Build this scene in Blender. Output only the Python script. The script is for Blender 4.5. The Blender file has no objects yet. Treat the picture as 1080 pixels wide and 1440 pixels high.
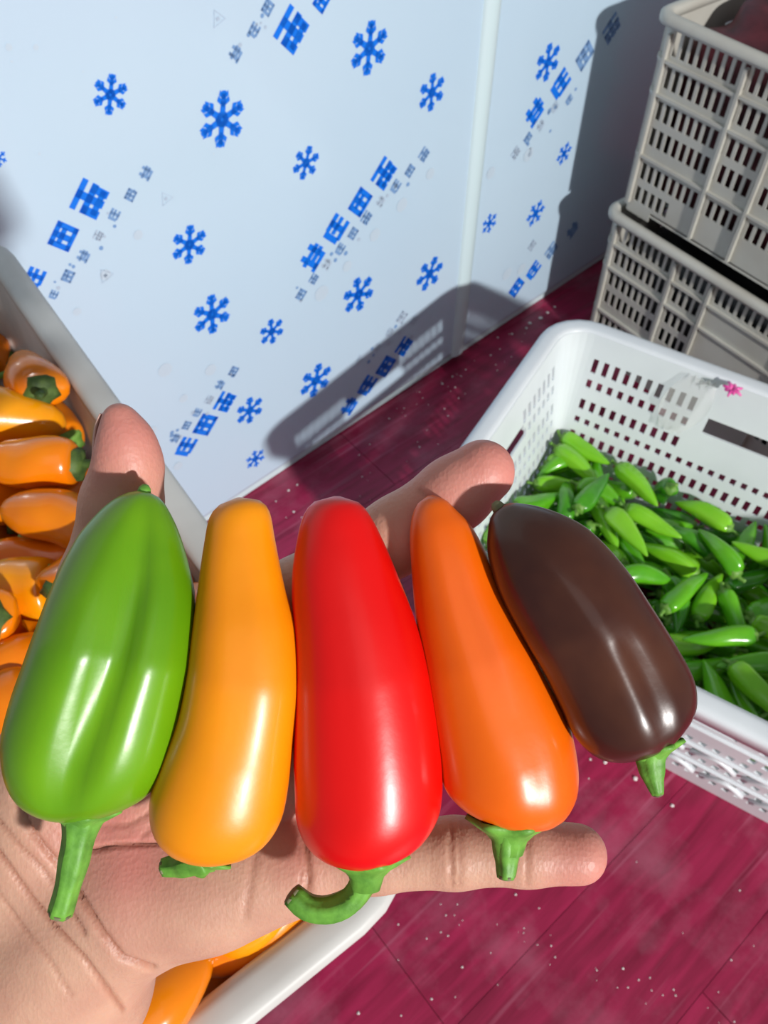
import bpy, bmesh, math, random
import numpy as np
from mathutils import Vector, Matrix, Quaternion

# ---------------------------------------------------------------- camera, world, lamps, exposure
SC = bpy.context.scene
COL = SC.collection
PX = 1082.0                                   # focal length in pixels of the 1080 x 1440 frame
TILT = math.radians(36)
FW = Vector((0, math.sin(TILT), -math.cos(TILT)))
UP = Vector((0, math.cos(TILT), math.sin(TILT)))
RT = Vector((1, 0, 0))
EYE = Vector((0, 0, 1.0))

cam_d = bpy.data.cameras.new('camera')
cam = bpy.data.objects.new('camera', cam_d)
COL.objects.link(cam)
cam.location = EYE
cam.rotation_euler = (TILT, 0, 0)
cam_d.sensor_fit = 'VERTICAL'
cam_d.sensor_height = 36.0
cam_d.sensor_width = 27.0
cam_d.lens = 36.0 * PX / 1440.0
cam_d.clip_start = 0.01
cam_d.dof.use_dof = True
cam_d.dof.focus_distance = 0.172
cam_d.dof.aperture_fstop = 42.0
SC.camera = cam

world = bpy.data.worlds.new('room_light')
SC.world = world
world.use_nodes = True
bg = world.node_tree.nodes['Background']
bg.inputs[0].default_value = (0.86, 0.93, 1.0, 1)
bg.inputs[1].default_value = 0.215

def area_lamp(name, loc, target, size, power, colour, sy=None):
    d = bpy.data.lights.new(name, 'AREA')
    d.shape = 'RECTANGLE'
    d.size = size
    d.size_y = sy or size
    d.energy = power
    d.color = colour
    o = bpy.data.objects.new(name, d)
    COL.objects.link(o)
    o.location = loc
    o.rotation_euler = (Vector(target) - Vector(loc)).to_track_quat('-Z', 'Y').to_euler()
    return o

area_lamp('wall_lamp', (1.95, -2.55, 2.05), (0.1, 0.7, 0.3), 0.16, 172, (1.0, 0.98, 0.95), 0.12)
area_lamp('overhead_fill', (0.3, -0.9, 2.6), (0.1, 0.4, 0.3), 1.6, 3, (1.0, 0.98, 0.96), 1.2)  # added soft overhead fill light; no fixture is seen there

SC.view_settings.view_transform = 'Standard'
SC.view_settings.look = 'None'
SC.view_settings.gamma = 1
SC.view_settings.use_curve_mapping = False
SC.view_settings.exposure = 0.0

# ---------------------------------------------------------------- helpers
random.seed(7)
def ray(u, v):
    return FW + RT * ((u - 540) / PX) - UP * ((v - 720) / PX)
def at_depth(u, v, d):                        # the world point seen at a pixel, d metres in front of the lens
    return EYE + ray(u, v) * d
def at_height(u, v, z):
    r = ray(u, v)
    return EYE + r * ((z - 1) / r.z)
def on_plane(u, v, p, n):
    r = ray(u, v)
    return EYE + r * ((p - EYE).dot(n) / r.dot(n))

def tag(o, label=None, cat=None, group=None, kind=None):
    if label: o['label'] = label
    if cat: o['category'] = cat
    if group: o['group'] = group
    if kind: o['kind'] = kind
    return o
def empty(name, loc=(0, 0, 0), rz=0):
    o = bpy.data.objects.new(name, None)
    COL.objects.link(o)
    o.empty_display_size = 0.02
    o.location = loc
    o.rotation_euler = (0, 0, rz)
    return o
def mesh_obj(name, verts, faces, mat, parent=None, smooth=True, loc=None):
    me = bpy.data.meshes.new(name)
    me.from_pydata([tuple(v) for v in verts], [], faces)
    me.materials.append(mat)
    if smooth:
        me.polygons.foreach_set('use_smooth', [True] * len(me.polygons))
    me.update()
    o = bpy.data.objects.new(name, me)
    COL.objects.link(o)
    if parent: o.parent = parent
    if loc is not None: o.location = loc
    return o
def fix_normals(o):
    bm = bmesh.new(); bm.from_mesh(o.data)
    bmesh.ops.recalc_face_normals(bm, faces=bm.faces)
    bm.to_mesh(o.data); bm.free()
def bevel(o, w, seg=2):
    m = o.modifiers.new('bevel', 'BEVEL'); m.width = w; m.segments = seg; m.limit_method = 'ANGLE'
    return o

class MB:                                     # collects shapes into one mesh
    def __init__(s): s.v = []; s.f = []
    def add(s, vs, fs):
        b = len(s.v); s.v += [Vector(p) for p in vs]; s.f += [tuple(b + i for i in f) for f in fs]
    def box(s, x0, x1, y0, y1, z0, z1):
        s.add([(x, y, z) for x in (x0, x1) for y in (y0, y1) for z in (z0, z1)],
              [(0, 1, 3, 2), (4, 6, 7, 5), (0, 4, 5, 1), (2, 3, 7, 6), (0, 2, 6, 4), (1, 5, 7, 3)])
    def hexa(s, p):                            # 8 points: bottom 4, top 4
        s.add(p, [(3, 2, 1, 0), (4, 5, 6, 7), (0, 1, 5, 4), (1, 2, 6, 5), (2, 3, 7, 6), (3, 0, 4, 7)])
    def build(s, name, mat, parent=None, smooth=False, loc=None):
        return mesh_obj(name, s.v, s.f, mat, parent, smooth, loc)

def tube(points, radii, n=12, caps=True, flat=None):
    """rings along a poly-line; returns verts, faces"""
    vs, fs = [], []
    P = [Vector(p) for p in points]
    ref = None
    for i, p in enumerate(P):
        t = (P[min(i + 1, len(P) - 1)] - P[max(i - 1, 0)]).normalized()
        if ref is None:
            ref = t.orthogonal().normalized()
        a = (ref - t * ref.dot(t)).normalized(); ref = a
        b = t.cross(a)
        for k in range(n):
            th = 2 * math.pi * k / n
            r = radii[i] * (1 + (flat(k / n, i) if flat else 0))
            vs.append(p + (a * math.cos(th) + b * math.sin(th)) * r)
    for i in range(len(P) - 1):
        for k in range(n):
            fs.append((i * n + k, i * n + (k + 1) % n, (i + 1) * n + (k + 1) % n, (i + 1) * n + k))
    if caps:
        fs.append(tuple(range(n - 1, -1, -1)))
        fs.append(tuple((len(P) - 1) * n + k for k in range(n)))
    return vs, fs

def catmull(pts, n):
    """smooth resampling of a list of tuples to n samples"""
    A = np.array(pts, float); m = len(A)
    d = np.r_[0, np.cumsum(np.maximum(1e-6, np.linalg.norm(np.diff(A[:, :2], axis=0), axis=1)))]
    T = np.linspace(0, d[-1], n); out = []
    for t in T:
        i = min(max(np.searchsorted(d, t) - 1, 0), m - 2)
        h = d[i + 1] - d[i]; x = (t - d[i]) / h
        def tan(j):
            if j == 0: return (A[1] - A[0]) / (d[1] - d[0])
            if j == m - 1: return (A[-1] - A[-2]) / (d[-1] - d[-2])
            return (A[j + 1] - A[j - 1]) / (d[j + 1] - d[j - 1])
        m0, m1 = tan(i) * h, tan(i + 1) * h
        out.append((2*x**3-3*x**2+1)*A[i] + (x**3-2*x**2+x)*m0 + (-2*x**3+3*x**2)*A[i+1] + (x**3-x**2)*m1)
    return np.array(out)

# ---------------------------------------------------------------- materials
def material(name, colour, rough=0.5, spec=0.5, coat=0.0, sss=0.0, sss_r=(1, .3, .15), var=None, scale=20.0, lo=.35, hi=.65,
             bump=0.0, bump_scale=200.0, metallic=0.0, transmission=0.0, alpha=1.0, coat_rough=.08, detail=3.0, sss_scale=.003, stretch=None, coords='Object'):
    m = bpy.data.materials.new(name)
    m.use_nodes = True
    nt = m.node_tree; N = nt.nodes; L = nt.links
    b = N['Principled BSDF']
    def rgb(c): return (*c, 1)
    b.inputs['Base Color'].default_value = rgb(colour)
    b.inputs['Roughness'].default_value = rough
    b.inputs['Specular IOR Level'].default_value = spec
    b.inputs['Coat Weight'].default_value = coat
    b.inputs['Coat Roughness'].default_value = coat_rough
    b.inputs['Metallic'].default_value = metallic
    b.inputs['Transmission Weight'].default_value = transmission
    b.inputs['Alpha'].default_value = alpha
    if sss:
        b.inputs['Subsurface Weight'].default_value = sss
        b.inputs['Subsurface Radius'].default_value = sss_r
        b.inputs['Subsurface Scale'].default_value = sss_scale
    tc = N.new('ShaderNodeTexCoord')
    src = tc.outputs[coords]
    if stretch:
        mp = N.new('ShaderNodeMapping'); mp.inputs['Scale'].default_value = stretch
        L.new(src, mp.inputs[0]); src = mp.outputs[0]
    if var:
        nz = N.new('ShaderNodeTexNoise'); nz.inputs['Scale'].default_value = scale; nz.inputs['Detail'].default_value = detail
        L.new(src, nz.inputs['Vector'])
        rp = N.new('ShaderNodeValToRGB')
        rp.color_ramp.elements[0].position = lo; rp.color_ramp.elements[0].color = rgb(colour)
        rp.color_ramp.elements[1].position = hi; rp.color_ramp.elements[1].color = rgb(var)
        L.new(nz.outputs['Fac'], rp.inputs[0]); L.new(rp.outputs[0], b.inputs['Base Color'])
    if bump:
        n2 = N.new('ShaderNodeTexNoise'); n2.inputs['Scale'].default_value = bump_scale; n2.inputs['Detail'].default_value = 4
        L.new(src, n2.inputs['Vector'])
        bp = N.new('ShaderNodeBump'); bp.inputs['Strength'].default_value = bump; bp.inputs['Distance'].default_value = 0.001
        L.new(n2.outputs['Fac'], bp.inputs['Height']); L.new(bp.outputs[0], b.inputs['Normal'])
    return m

# ---------------------------------------------------------------- floor: dark red wood-look planks
def plank_material():
    m = bpy.data.materials.new('red_plank'); m.use_nodes = True
    nt = m.node_tree; N = nt.nodes; L = nt.links; b = N['Principled BSDF']
    tc = N.new('ShaderNodeTexCoord'); geo = N.new('ShaderNodeNewGeometry')
    oi = N.new('ShaderNodeObjectInfo')
    mp = N.new('ShaderNodeMapping'); mp.inputs['Rotation'].default_value = (0, 0, -math.radians(FLOOR_ANG)); L.new(geo.outputs['Position'], mp.inputs[0])
    mp2 = N.new('ShaderNodeMapping'); mp2.inputs['Scale'].default_value = (7, 60, 1); L.new(mp.outputs[0], mp2.inputs[0])
    g = N.new('ShaderNodeTexNoise'); g.inputs['Scale'].default_value = 1.2; g.inputs['Detail'].default_value = 5; g.inputs['Distortion'].default_value = .6
    L.new(mp2.outputs[0], g.inputs[0])
    r = N.new('ShaderNodeValToRGB'); e = r.color_ramp.elements
    e[0].position = .3; e[0].color = (.20, .003, .032, 1); e[1].position = .7; e[1].color = (.38, .012, .072, 1)
    L.new(g.outputs['Fac'], r.inputs[0])
    # dust and scuffs
    d = N.new('ShaderNodeTexNoise'); d.inputs['Scale'].default_value = 7; d.inputs['Detail'].default_value = 7; d.inputs['Roughness'].default_value = .62
    L.new(geo.outputs['Position'], d.inputs[0])
    dr = N.new('ShaderNodeValToRGB'); dr.color_ramp.elements[0].position = .48; dr.color_ramp.elements[1].position = .8
    dr.color_ramp.elements[1].color = (.5, .5, .5, 1)
    L.new(d.outputs['Fac'], dr.inputs[0])
    mx = N.new('ShaderNodeMix'); mx.data_type = 'RGBA'
    L.new(dr.outputs[0], mx.inputs['Factor']); L.new(r.outputs[0], mx.inputs['A']); mx.inputs['B'].default_value = (.52, .22, .30, 1)
    # scratches
    mp3 = N.new('ShaderNodeMapping'); mp3.inputs['Scale'].default_value = (3, 90, 1); L.new(mp.outputs[0], mp3.inputs[0])
    s = N.new('ShaderNodeTexNoise'); s.inputs['Scale'].default_value = 1; s.inputs['Detail'].default_value = 2; L.new(mp3.outputs[0], s.inputs[0])
    sr = N.new('ShaderNodeValToRGB'); sr.color_ramp.elements[0].position = .62; sr.color_ramp.elements[1].position = .74
    sr.color_ramp.elements[1].color = (.35, .35, .35, 1)
    L.new(s.outputs['Fac'], sr.inputs[0])
    mx2 = N.new('ShaderNodeMix'); mx2.data_type = 'RGBA'
    L.new(sr.outputs[0], mx2.inputs['Factor']); L.new(mx.outputs['Result'], mx2.inputs['A']); mx2.inputs['B'].default_value = (.55, .18, .27, 1)
    hv = N.new('ShaderNodeHueSaturation'); ma = N.new('ShaderNodeMapRange'); ma.inputs[3].default_value = .88; ma.inputs[4].default_value = 1.14
    L.new(oi.outputs['Random'], ma.inputs[0]); L.new(ma.outputs[0], hv.inputs['Value']); L.new(mx2.outputs['Result'], hv.inputs['Color'])
    L.new(hv.outputs[0], b.inputs['Base Color'])
    b.inputs['Roughness'].default_value = .42
    bp = N.new('ShaderNodeBump'); bp.inputs['Strength'].default_value = .25; bp.inputs['Distance'].default_value = .001
    L.new(g.outputs['Fac'], bp.inputs['Height']); L.new(bp.outputs[0], b.inputs['Normal'])
    return m

FLOOR_ANG = 40.0
M_floor = material('floor_joint', (.24, .006, .04), .7)
mb = MB(); mb.box(-1.7, 2.5, -1.5, 3.0, -.06, -.004)
floor = tag(mb.build('floor', M_floor), 'dark red wood-look plank floor with white crumbs and scuffs', kind='structure')
M_plank = plank_material()
fa = math.radians(FLOOR_ANG)
FD = Vector((math.cos(fa), math.sin(fa), 0)); FN = Vector((-math.sin(fa), math.cos(fa), 0))
PW, PLN = .152, .92
mb = MB(); g = .0001
mb.hexa([(-PLN/2+g, -PW/2+g, -.0045), (PLN/2-g, -PW/2+g, -.0045), (PLN/2-g, PW/2-g, -.0045), (-PLN/2+g, PW/2-g, -.0045),
         (-PLN/2+g+.0002, -PW/2+g+.0002, 0), (PLN/2-g-.0006, -PW/2+g+.0002, 0), (PLN/2-g-.0006, PW/2-g-.0002, 0), (-PLN/2+g+.0002, PW/2-g-.0002, 0)])
joint = at_height(568, 1364, 0)               # the end joint seen at the lower edge of the photograph
j_s, j_t = joint.dot(FD), joint.dot(FN)
first = None
for row in range(-14, 16):
    off = (row * .37) % 1.0
    for k in range(-3, 4):
        t = j_t + row * PW
        s = j_s + PLN / 2 + (k + off) * PLN
        c = FD * s + FN * t
        if not (-1.3 < c.x < 2.1 and -1.1 < c.y < 2.6): continue
        if first is None:
            first = mb.build('plank', M_plank, floor); o = first
        else:
            o = first.copy(); COL.objects.link(o)
        o.location = c; o.rotation_euler = (0, 0, fa)

# ---------------------------------------------------------------- rear wall of the room, out of view behind the freezer
FZ_D = Vector((.7383, .6745, 0)); FZ_N = Vector((-.6745, .7383, 0)); FZ_O = .7065
fz_a = math.atan2(FZ_D.y, FZ_D.x)
M_wall = material('painted_wall', (.62, .64, .62), .8, var=(.56, .58, .57), scale=3)
mb = MB(); mb.box(-1.1, 2.6, .74, .84, 0, 2.7)
w = mb.build('wall_back', M_wall); w.location = FZ_N * FZ_O; w.rotation_euler = (0, 0, fz_a)
tag(w, 'plain pale wall behind the chest freezer', kind='structure')

# ---------------------------------------------------------------- chest freezer with blue snowflake print
def freezer_material():
    m = material('freezer_film', (.54, .705, .85), .22, .5, var=(.57, .73, .865), scale=2.0, coat=.35, coat_rough=.12)
    nt = m.node_tree; N = nt.nodes; L = nt.links; b = N['Principled BSDF']
    tc = N.new('ShaderNodeTexCoord')
    n = N.new('ShaderNodeTexNoise'); n.inputs['Scale'].default_value = 1.0; n.inputs['Detail'].default_value = 3
    mp = N.new('ShaderNodeMapping'); mp.inputs['Scale'].default_value = (9, 9, .8); L.new(tc.outputs['Object'], mp.inputs[0]); L.new(mp.outputs[0], n.inputs[0])
    bp = N.new('ShaderNodeBump'); bp.inputs['Strength'].default_value = .35; bp.inputs['Distance'].default_value = .003
    L.new(n.outputs['Fac'], bp.inputs['Height']); L.new(bp.outputs[0], b.inputs['Normal']); L.new(bp.outputs[0], b.inputs['Coat Normal'])
    return m
M_frz = freezer_material()
M_seam = material('seam_white', (.66, .82, .86), .25, .5, coat=.3)
M_lid = material('lid_white', (.78, .8, .82), .35)
M_rubber = material('black_rubber', (.02, .02, .02), .6)
frz = empty('chest_freezer', FZ_N * FZ_O, fz_a)
tag(frz, 'white chest freezer wrapped in film printed with blue snowflakes', 'freezer')
S0, S1 = -.14, 1.52
mb = MB(); mb.box(S0, S1, 0, .66, .014, .87); o = mb.build('cabinet', M_frz, frz); bevel(o, .012, 3)
mb = MB(); mb.box(S0 + .01, S1 - .01, .006, .654, .002, .014); o = mb.build('bottom_trim', M_seam, frz)
mb = MB(); mb.box(S0 - .008, S1 + .008, -.012, .672, .872, .93); o = mb.build('lid', M_lid, frz); bevel(o, .014, 3)
mb = MB(); mb.box(S0 + .3, S0 + .55, -.03, -.012, .885, .905); o = mb.build('lid_handle', M_lid, frz); bevel(o, .006, 2)
def fz(u, v):                                  # (along, up) on the freezer front for a pixel
    p = on_plane(u, v, FZ_N * FZ_O, FZ_N)
    return p.dot(FZ_D), p.z
a, _ = fz(690, 0); b_, _ = fz(656, 380); seam_s = (a + b_) / 2
vs = []; fs = []; n = 9
for i in range(n):
    th = math.pi * i / (n - 1)
    for z in (.016, .868): vs.append((seam_s - .016 * math.cos(th), -.007 * math.sin(th), z))
for i in range(n - 1): fs.append((2*i, 2*i+2, 2*i+3, 2*i+1))
mesh_obj('seam_strip', vs, fs, M_seam, frz)

M_blue = material('print_blue', (.004, .19, .86), .35)
M_navy = material('print_blue_grey', (.20, .36, .64), .4)
M_grey = material('print_grey', (.46, .57, .70), .4)
M_pale = material('print_pale_grey', (.55, .67, .78), .45)
def decal(name, polys, mat, s, z, rot, sc):
    vs, fs = [], []
    c, sn = math.cos(rot), math.sin(rot)
    for p in polys:
        b = len(vs)
        for (x, y) in p:
            X = (x * c - y * sn) * sc; Y = (x * sn + y * c) * sc
            vs.append((X, 0, Y))
        fs.append(tuple(range(b, b + len(p))))
    return mesh_obj(name, vs, fs, mat, frz, False, (s, -.0006, z))
def flake_polys(barbs):
    P = [[(.3 * math.cos(math.pi / 3 * i + .52), .3 * math.sin(math.pi / 3 * i + .52)) for i in range(6)]]
    for i in range(6):
        a = math.pi / 3 * i
        def q(x, y): return (x * math.cos(a) - y * math.sin(a), x * math.sin(a) + y * math.cos(a))
        P.append([q(.05, -.13), q(.98, -.08), q(.98, .08), q(.05, .13)])
        for r, l in barbs:
            P.append([q(r, 0), q(r + l * .62, l * .8), q(r + l * .62 + .17, l * .66), q(r + .2, 0)])
            P.append([q(r, 0), q(r + .2, 0), q(r + l * .62 + .17, -l * .66), q(r + l * .62, -l * .8)])
    return P
FLK = [(155,133,50),(312,168,66),(519,68,58),(607,130,40),(770,88,38),(430,229,38),(266,344,48),(298,442,50),(382,466,32),
       (504,414,42),(604,385,36),(444,535,40),(351,577,34),(359,645,24),(688,314,22),(753,300,26),(793,216,22),(-3,222,24)]
for i, (u, v, w_) in enumerate(FLK):
    s, z = fz(u, v)
    s1, z1 = fz(u + 5, v); s2, z2 = fz(u, v + 5)
    k = math.sqrt(abs((s1 - s) * (z2 - z) - (s2 - s) * (z1 - z)) / 25)   # metres per pixel on the panel
    barbs = [(.42, .34), (.66, .26)] if w_ > 30 else [(.45, .35)]
    decal('snowflake_print', flake_polys(barbs), M_blue, s, z, .1 + .13 * (i % 5), w_ * k * .55)
GL = [  # four blocky glyph-like marks made of bars, unit square
 [(-.5,.38,.5,.5),(-.5,-.05,.5,.1),(-.08,-.5,.1,.5),(-.5,-.5,-.3,.1),(.28,-.5,.46,.1),(-.4,-.42,.4,-.28)],
 [(-.5,.3,.5,.44),(-.5,-.5,-.34,.44),(.34,-.5,.5,.44),(-.3,-.02,.3,.12),(-.1,-.4,.08,.44),(-.5,-.5,.5,-.38)],
 [(-.5,-.4,-.32,.4),(-.22,.3,.5,.45),(-.2,-.05,.5,.08),(.02,-.5,.2,.45),(-.3,-.5,.5,-.36)],
 [(-.5,.1,.5,.24),(-.36,-.5,-.2,.5),(.2,-.5,.36,.5),(-.1,-.2,.5,-.06),(-.5,-.5,.1,-.38)]]
def glyph(u, v, w_, gi, mat, rot=.9, name='glyph_print'):
    s, z = fz(u, v); s1, z1 = fz(u + 5, v); s2, z2 = fz(u, v + 5)
    k = math.sqrt(abs((s1 - s) * (z2 - z) - (s2 - s) * (z1 - z)) / 25)
    return decal(name, [[(a - .05, b - .05), (c + .05, b - .05), (c + .05, d + .05), (a - .05, d + .05)] for a, b, c, d in GL[gi % 4]], mat, s, z, rot, w_ * k)
def dot(u, v, w_, mat, name='small_print'):
    s, z = fz(u, v); s1, z1 = fz(u + 5, v); s2, z2 = fz(u, v + 5)
    k = math.sqrt(abs((s1 - s) * (z2 - z) - (s2 - s) * (z1 - z)) / 25)
    return decal(name, [[(.5 * math.cos(t * math.pi / 5), .5 * math.sin(t * math.pi / 5)) for t in range(10)]], mat, s, z, 0, w_ * k)
def badge(u, v, w_):
    s, z = fz(u, v); s1, z1 = fz(u + 5, v); s2, z2 = fz(u, v + 5)
    k = math.sqrt(abs((s1 - s) * (z2 - z) - (s2 - s) * (z1 - z)) / 25)
    T = [(math.cos(t), math.sin(t)) for t in (1.57, 3.66, 5.76)]
    P = []
    for i in range(3):
        a, b = T[i], T[(i + 1) % 3]
        P.append([a, b, (b[0] * .86, b[1] * .86), (a[0] * .86, a[1] * .86)])
    P.append([(-.2, -.2), (.2, -.2), (.2, .2), (-.2, .2)])
    decal('triangle_print', P, M_grey, s, z, .3, w_ * k * .55)
# big glyph rows, each (pixel, size, glyph, material), then their small captions and pale dots
for u, v, w_, g_, mt in [(410,42,40,0,M_blue),(376,10,16,1,M_navy),(357,42,15,2,M_navy),(331,75,17,3,M_navy),(452,0,22,1,M_blue),
    (126,280,40,0,M_blue),(88,332,32,1,M_blue),(48,390,24,2,M_blue),(205,243,16,3,M_navy),(183,274,14,1,M_navy),(160,302,14,2,M_navy),(138,331,12,0,M_grey),
    (117,360,15,3,M_navy),(95,388,15,1,M_navy),(75,414,11,2,M_navy),
    (540,244,28,0,M_blue),(506,284,26,1,M_blue),(472,322,28,2,M_blue),(440,361,28,3,M_blue),
    (596,217,13,0,M_navy),(576,240,12,1,M_navy),(556,262,13,2,M_navy),(535,283,11,3,M_grey),(515,306,13,0,M_navy),(496,328,12,1,M_navy),(478,350,12,2,M_navy),(459,371,12,3,M_grey),(441,392,11,0,M_navy),(423,414,12,1,M_navy),
    (316,565,22,0,M_blue),(288,597,24,1,M_blue),(261,628,22,2,M_blue),(328,522,11,1,M_navy),(309,541,11,3,M_navy),(294,562,10,0,M_grey),(277,580,10,2,M_navy),(262,598,10,1,M_navy),(246,616,11,3,M_navy),
    (568,487,18,0,M_blue),(542,515,20,1,M_blue),(516,542,20,2,M_blue),(491,571,18,3,M_blue),(565,446,12,1,M_grey),(582,450,9,2,M_grey),(548,467,9,0,M_grey),(530,488,9,3,M_grey),(505,507,8,2,M_grey),
    (860,40,22,0,M_navy),(822,78,22,1,M_navy),(788,118,24,2,M_blue),(752,157,24,3,M_blue),(742,194,10,1,M_navy),(780,150,10,2,M_grey),(760,176,10,3,M_grey),(800,140,9,2,M_navy),(725,215,11,0,M_grey),
    (750,380,16,2,M_blue),(726,404,16,1,M_blue),(775,352,14,0,M_navy),(805,323,14,3,M_navy),(748,345,9,1,M_grey)]:
    glyph(u, v, w_, g_, mt, .75)
for u, v, w_ in [(605,244,14),(565,288,17),(527,330,16),(488,374,14),(452,412,20),(232,520,20),(296,520,16),(258,560,12),(250,655,12),(215,605,12),
                 (743,217,16),(690,243,14),(733,378,12),(713,385,14),(194,330,14),(148,386,16),(108,438,12)]:
    dot(u, v, w_, M_pale)
rr = random.Random(3)
for (u0, v0, u1, v1) in [(596,217,423,414),(205,243,75,414),(328,522,246,616),(390,0,325,80),(800,130,725,215),(582,450,505,520)]:
    for k in range(9):
        t = rr.random(); dot(u0 + (u1 - u0) * t + rr.uniform(-16, 16), v0 + (v1 - v0) * t + rr.uniform(-12, 14), rr.uniform(3.5, 6.5), rr.choice((M_grey, M_navy)))
badge(306, 26, 24); badge(233, 279, 20); badge(148, 387, 22)
for u, v, w_ in [(12,66,11),(50,66,9),(163,24,4),(16,86,4),(55,216,4),(116,100,3),(300,216,3)]:
    dot(u, v, w_, M_pale, 'smudge')

# ---------------------------------------------------------------- plastic crates
M_white = material('white_plastic', (.76, .80, .83), .38, .5, var=(.70, .74, .77), scale=9, bump=.06, bump_scale=60, sss=.12, sss_r=(1, 1, 1), sss_scale=.004)
M_beige = material('aged_grey_plastic', (.52, .51, .46), .5, .4, var=(.46, .44, .39), scale=14, bump=.08, bump_scale=80)
M_dull = material('dusty_white_plastic', (.62, .62, .60), .45, .4, var=(.48, .47, .45), scale=12, bump=.06)

def crate(root, L, W, h, taper, rim_w, r_rim, rows, pitch, slot, mat, filt=None, rim_h=.028, ribs=(), vribs=None, names=('crate_wall', 'rim', 'base'), base_z=.012, thick=.0026, arcs=6, rib_out=.006, foot=0.0):
    """open plastic crate, origin at the base centre; L, W are measured over the rim"""
    hx0, hy0 = L / 2 - rim_w, W / 2 - rim_w
    fx, fy = hx0 - r_rim, hy0 - r_rim
    def grow(z): return -taper * (1 - z / h)
    sides = [(Vector((0, -1, 0)), Vector((1, 0, 0)), fx, hy0), (Vector((1, 0, 0)), Vector((0, 1, 0)), fy, hx0),
             (Vector((0, 1, 0)), Vector((-1, 0, 0)), fx, hy0), (Vector((-1, 0, 0)), Vector((0, -1, 0)), fy, hx0)]
    def pt(si, s, z, out=0):                  # point on a side's outer face
        n, d, f, dist = sides[si]
        return n * (dist + grow(z) + out) + d * s + Vector((0, 0, z))
    def arc(si, k, z, out=0):                 # corner after side si
        n, d, f, dist = sides[si]; n2 = sides[(si + 1) % 4][0]
        c = n * (dist - r_rim) + d * f
        r = r_rim + grow(z) + out; a = math.pi / 2 * k / arcs
        return c + (n * math.cos(a) + n2 * math.sin(a)) * r + Vector((0, 0, z))
    def outline(z, out):
        P = []
        for si in range(4):
            f = sides[si][2]
            m = 6
            for j in range(m): P.append(pt(si, -f + 2 * f * j / m, z, out))
            for k in range(arcs): P.append(arc(si, k, z, out))
        return P
    zs = [foot]
    for (a, b) in sorted(rows): zs += [a, b]
    zs.append(h - .004)
    hole_rows = {tuple(x) for x in rows}
    vs, fs, idx = [], [], {}
    def vid(key, p):
        if key not in idx: idx[key] = len(vs); vs.append(p)
        return idx[key]
    for si in range(4):
        n, d, f, dist = sides[si]
        cnt = int((2 * f - .006) / pitch); start = -cnt * pitch / 2
        br = [-f]
        for k in range(cnt):
            c = start + (k + .5) * pitch
            br += [c - slot / 2, c + slot / 2]
        br.append(f)
        for j in range(len(br) - 1):
            for i in range(len(zs) - 1):
                hole = (j % 2 == 1) and ((zs[i], zs[i + 1]) in hole_rows)
                sc_, zc = (br[j] + br[j + 1]) / 2, (zs[i] + zs[i + 1]) / 2
                if filt:
                    fo = filt(si, sc_, zc)
                    if fo is not None: hole = fo
                if hole: continue
                q = []
                for (jj, ii) in ((j, i), (j + 1, i), (j + 1, i + 1), (j, i + 1)):
                    if jj == 0: key = ('c', (si - 1) % 4, arcs, ii)
                    elif jj == len(br) - 1: key = ('c', si, 0, ii)
                    else: key = (si, jj, ii)
                    q.append(vid(key, pt(si, br[jj], zs[ii])))
                fs.append(tuple(q))
        for k in range(arcs):
            for i in range(len(zs) - 1):
                fs.append((vid(('c', si, k, i), arc(si, k, zs[i])), vid(('c', si, k + 1, i), arc(si, k + 1, zs[i])),
                           vid(('c', si, k + 1, i + 1), arc(si, k + 1, zs[i + 1])), vid(('c', si, k, i + 1), arc(si, k, zs[i + 1]))))
    wall = mesh_obj(names[0], vs, fs, mat, root, False)
    so = wall.modifiers.new('thickness', 'SOLIDIFY'); so.thickness = thick; so.offset = -1
    # rim: rounded flange swept round the top
    prof = [(-.0025, h - .014), (-.0028, h - .004), (-.0010, h - .0008), (.0035, h), (rim_w * .55, h + .0003), (rim_w - .004, h - .0006), (rim_w - .0008, h - .003),
            (rim_w, h - .008), (rim_w - .0005, h - rim_h), (rim_w - .003, h - rim_h), (rim_w - .0035, h - .006), (rim_w * .5, h - .004), (.001, h - .005), (.001, h - .014)]
    rings = [outline(z, o) for (o, z) in prof]
    # keep every ring's taper that of the rim
    n = len(rings[0]); m = len(rings); v2 = [p for r in rings for p in r]
    f2 = [(a * n + b, a * n + (b + 1) % n, ((a + 1) % m) * n + (b + 1) % n, ((a + 1) % m) * n + b) for a in range(m) for b in range(n)]
    rim = mesh_obj(names[1], v2, f2, mat, root, True); fix_normals(rim)
    # base plate with open lattice
    B = MB()
    bx, by = hx0 + grow(0) - .001, hy0 + grow(0) - .001
    B.add([], [])
    nb = 9
    for k in range(nb + 1):
        x = -bx + .01 + (2 * bx - .02) * k / nb; B.box(x - .01, x + .01, -by + .012, by - .012, base_z - .003, base_z)
    for k in range(7):
        y = -by + .01 + (2 * by - .02) * k / 6; B.box(-bx + .012, bx - .012, y - .011, y + .011, base_z - .0034, base_z - .0004)
    B.build(names[2], mat, root)
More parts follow.
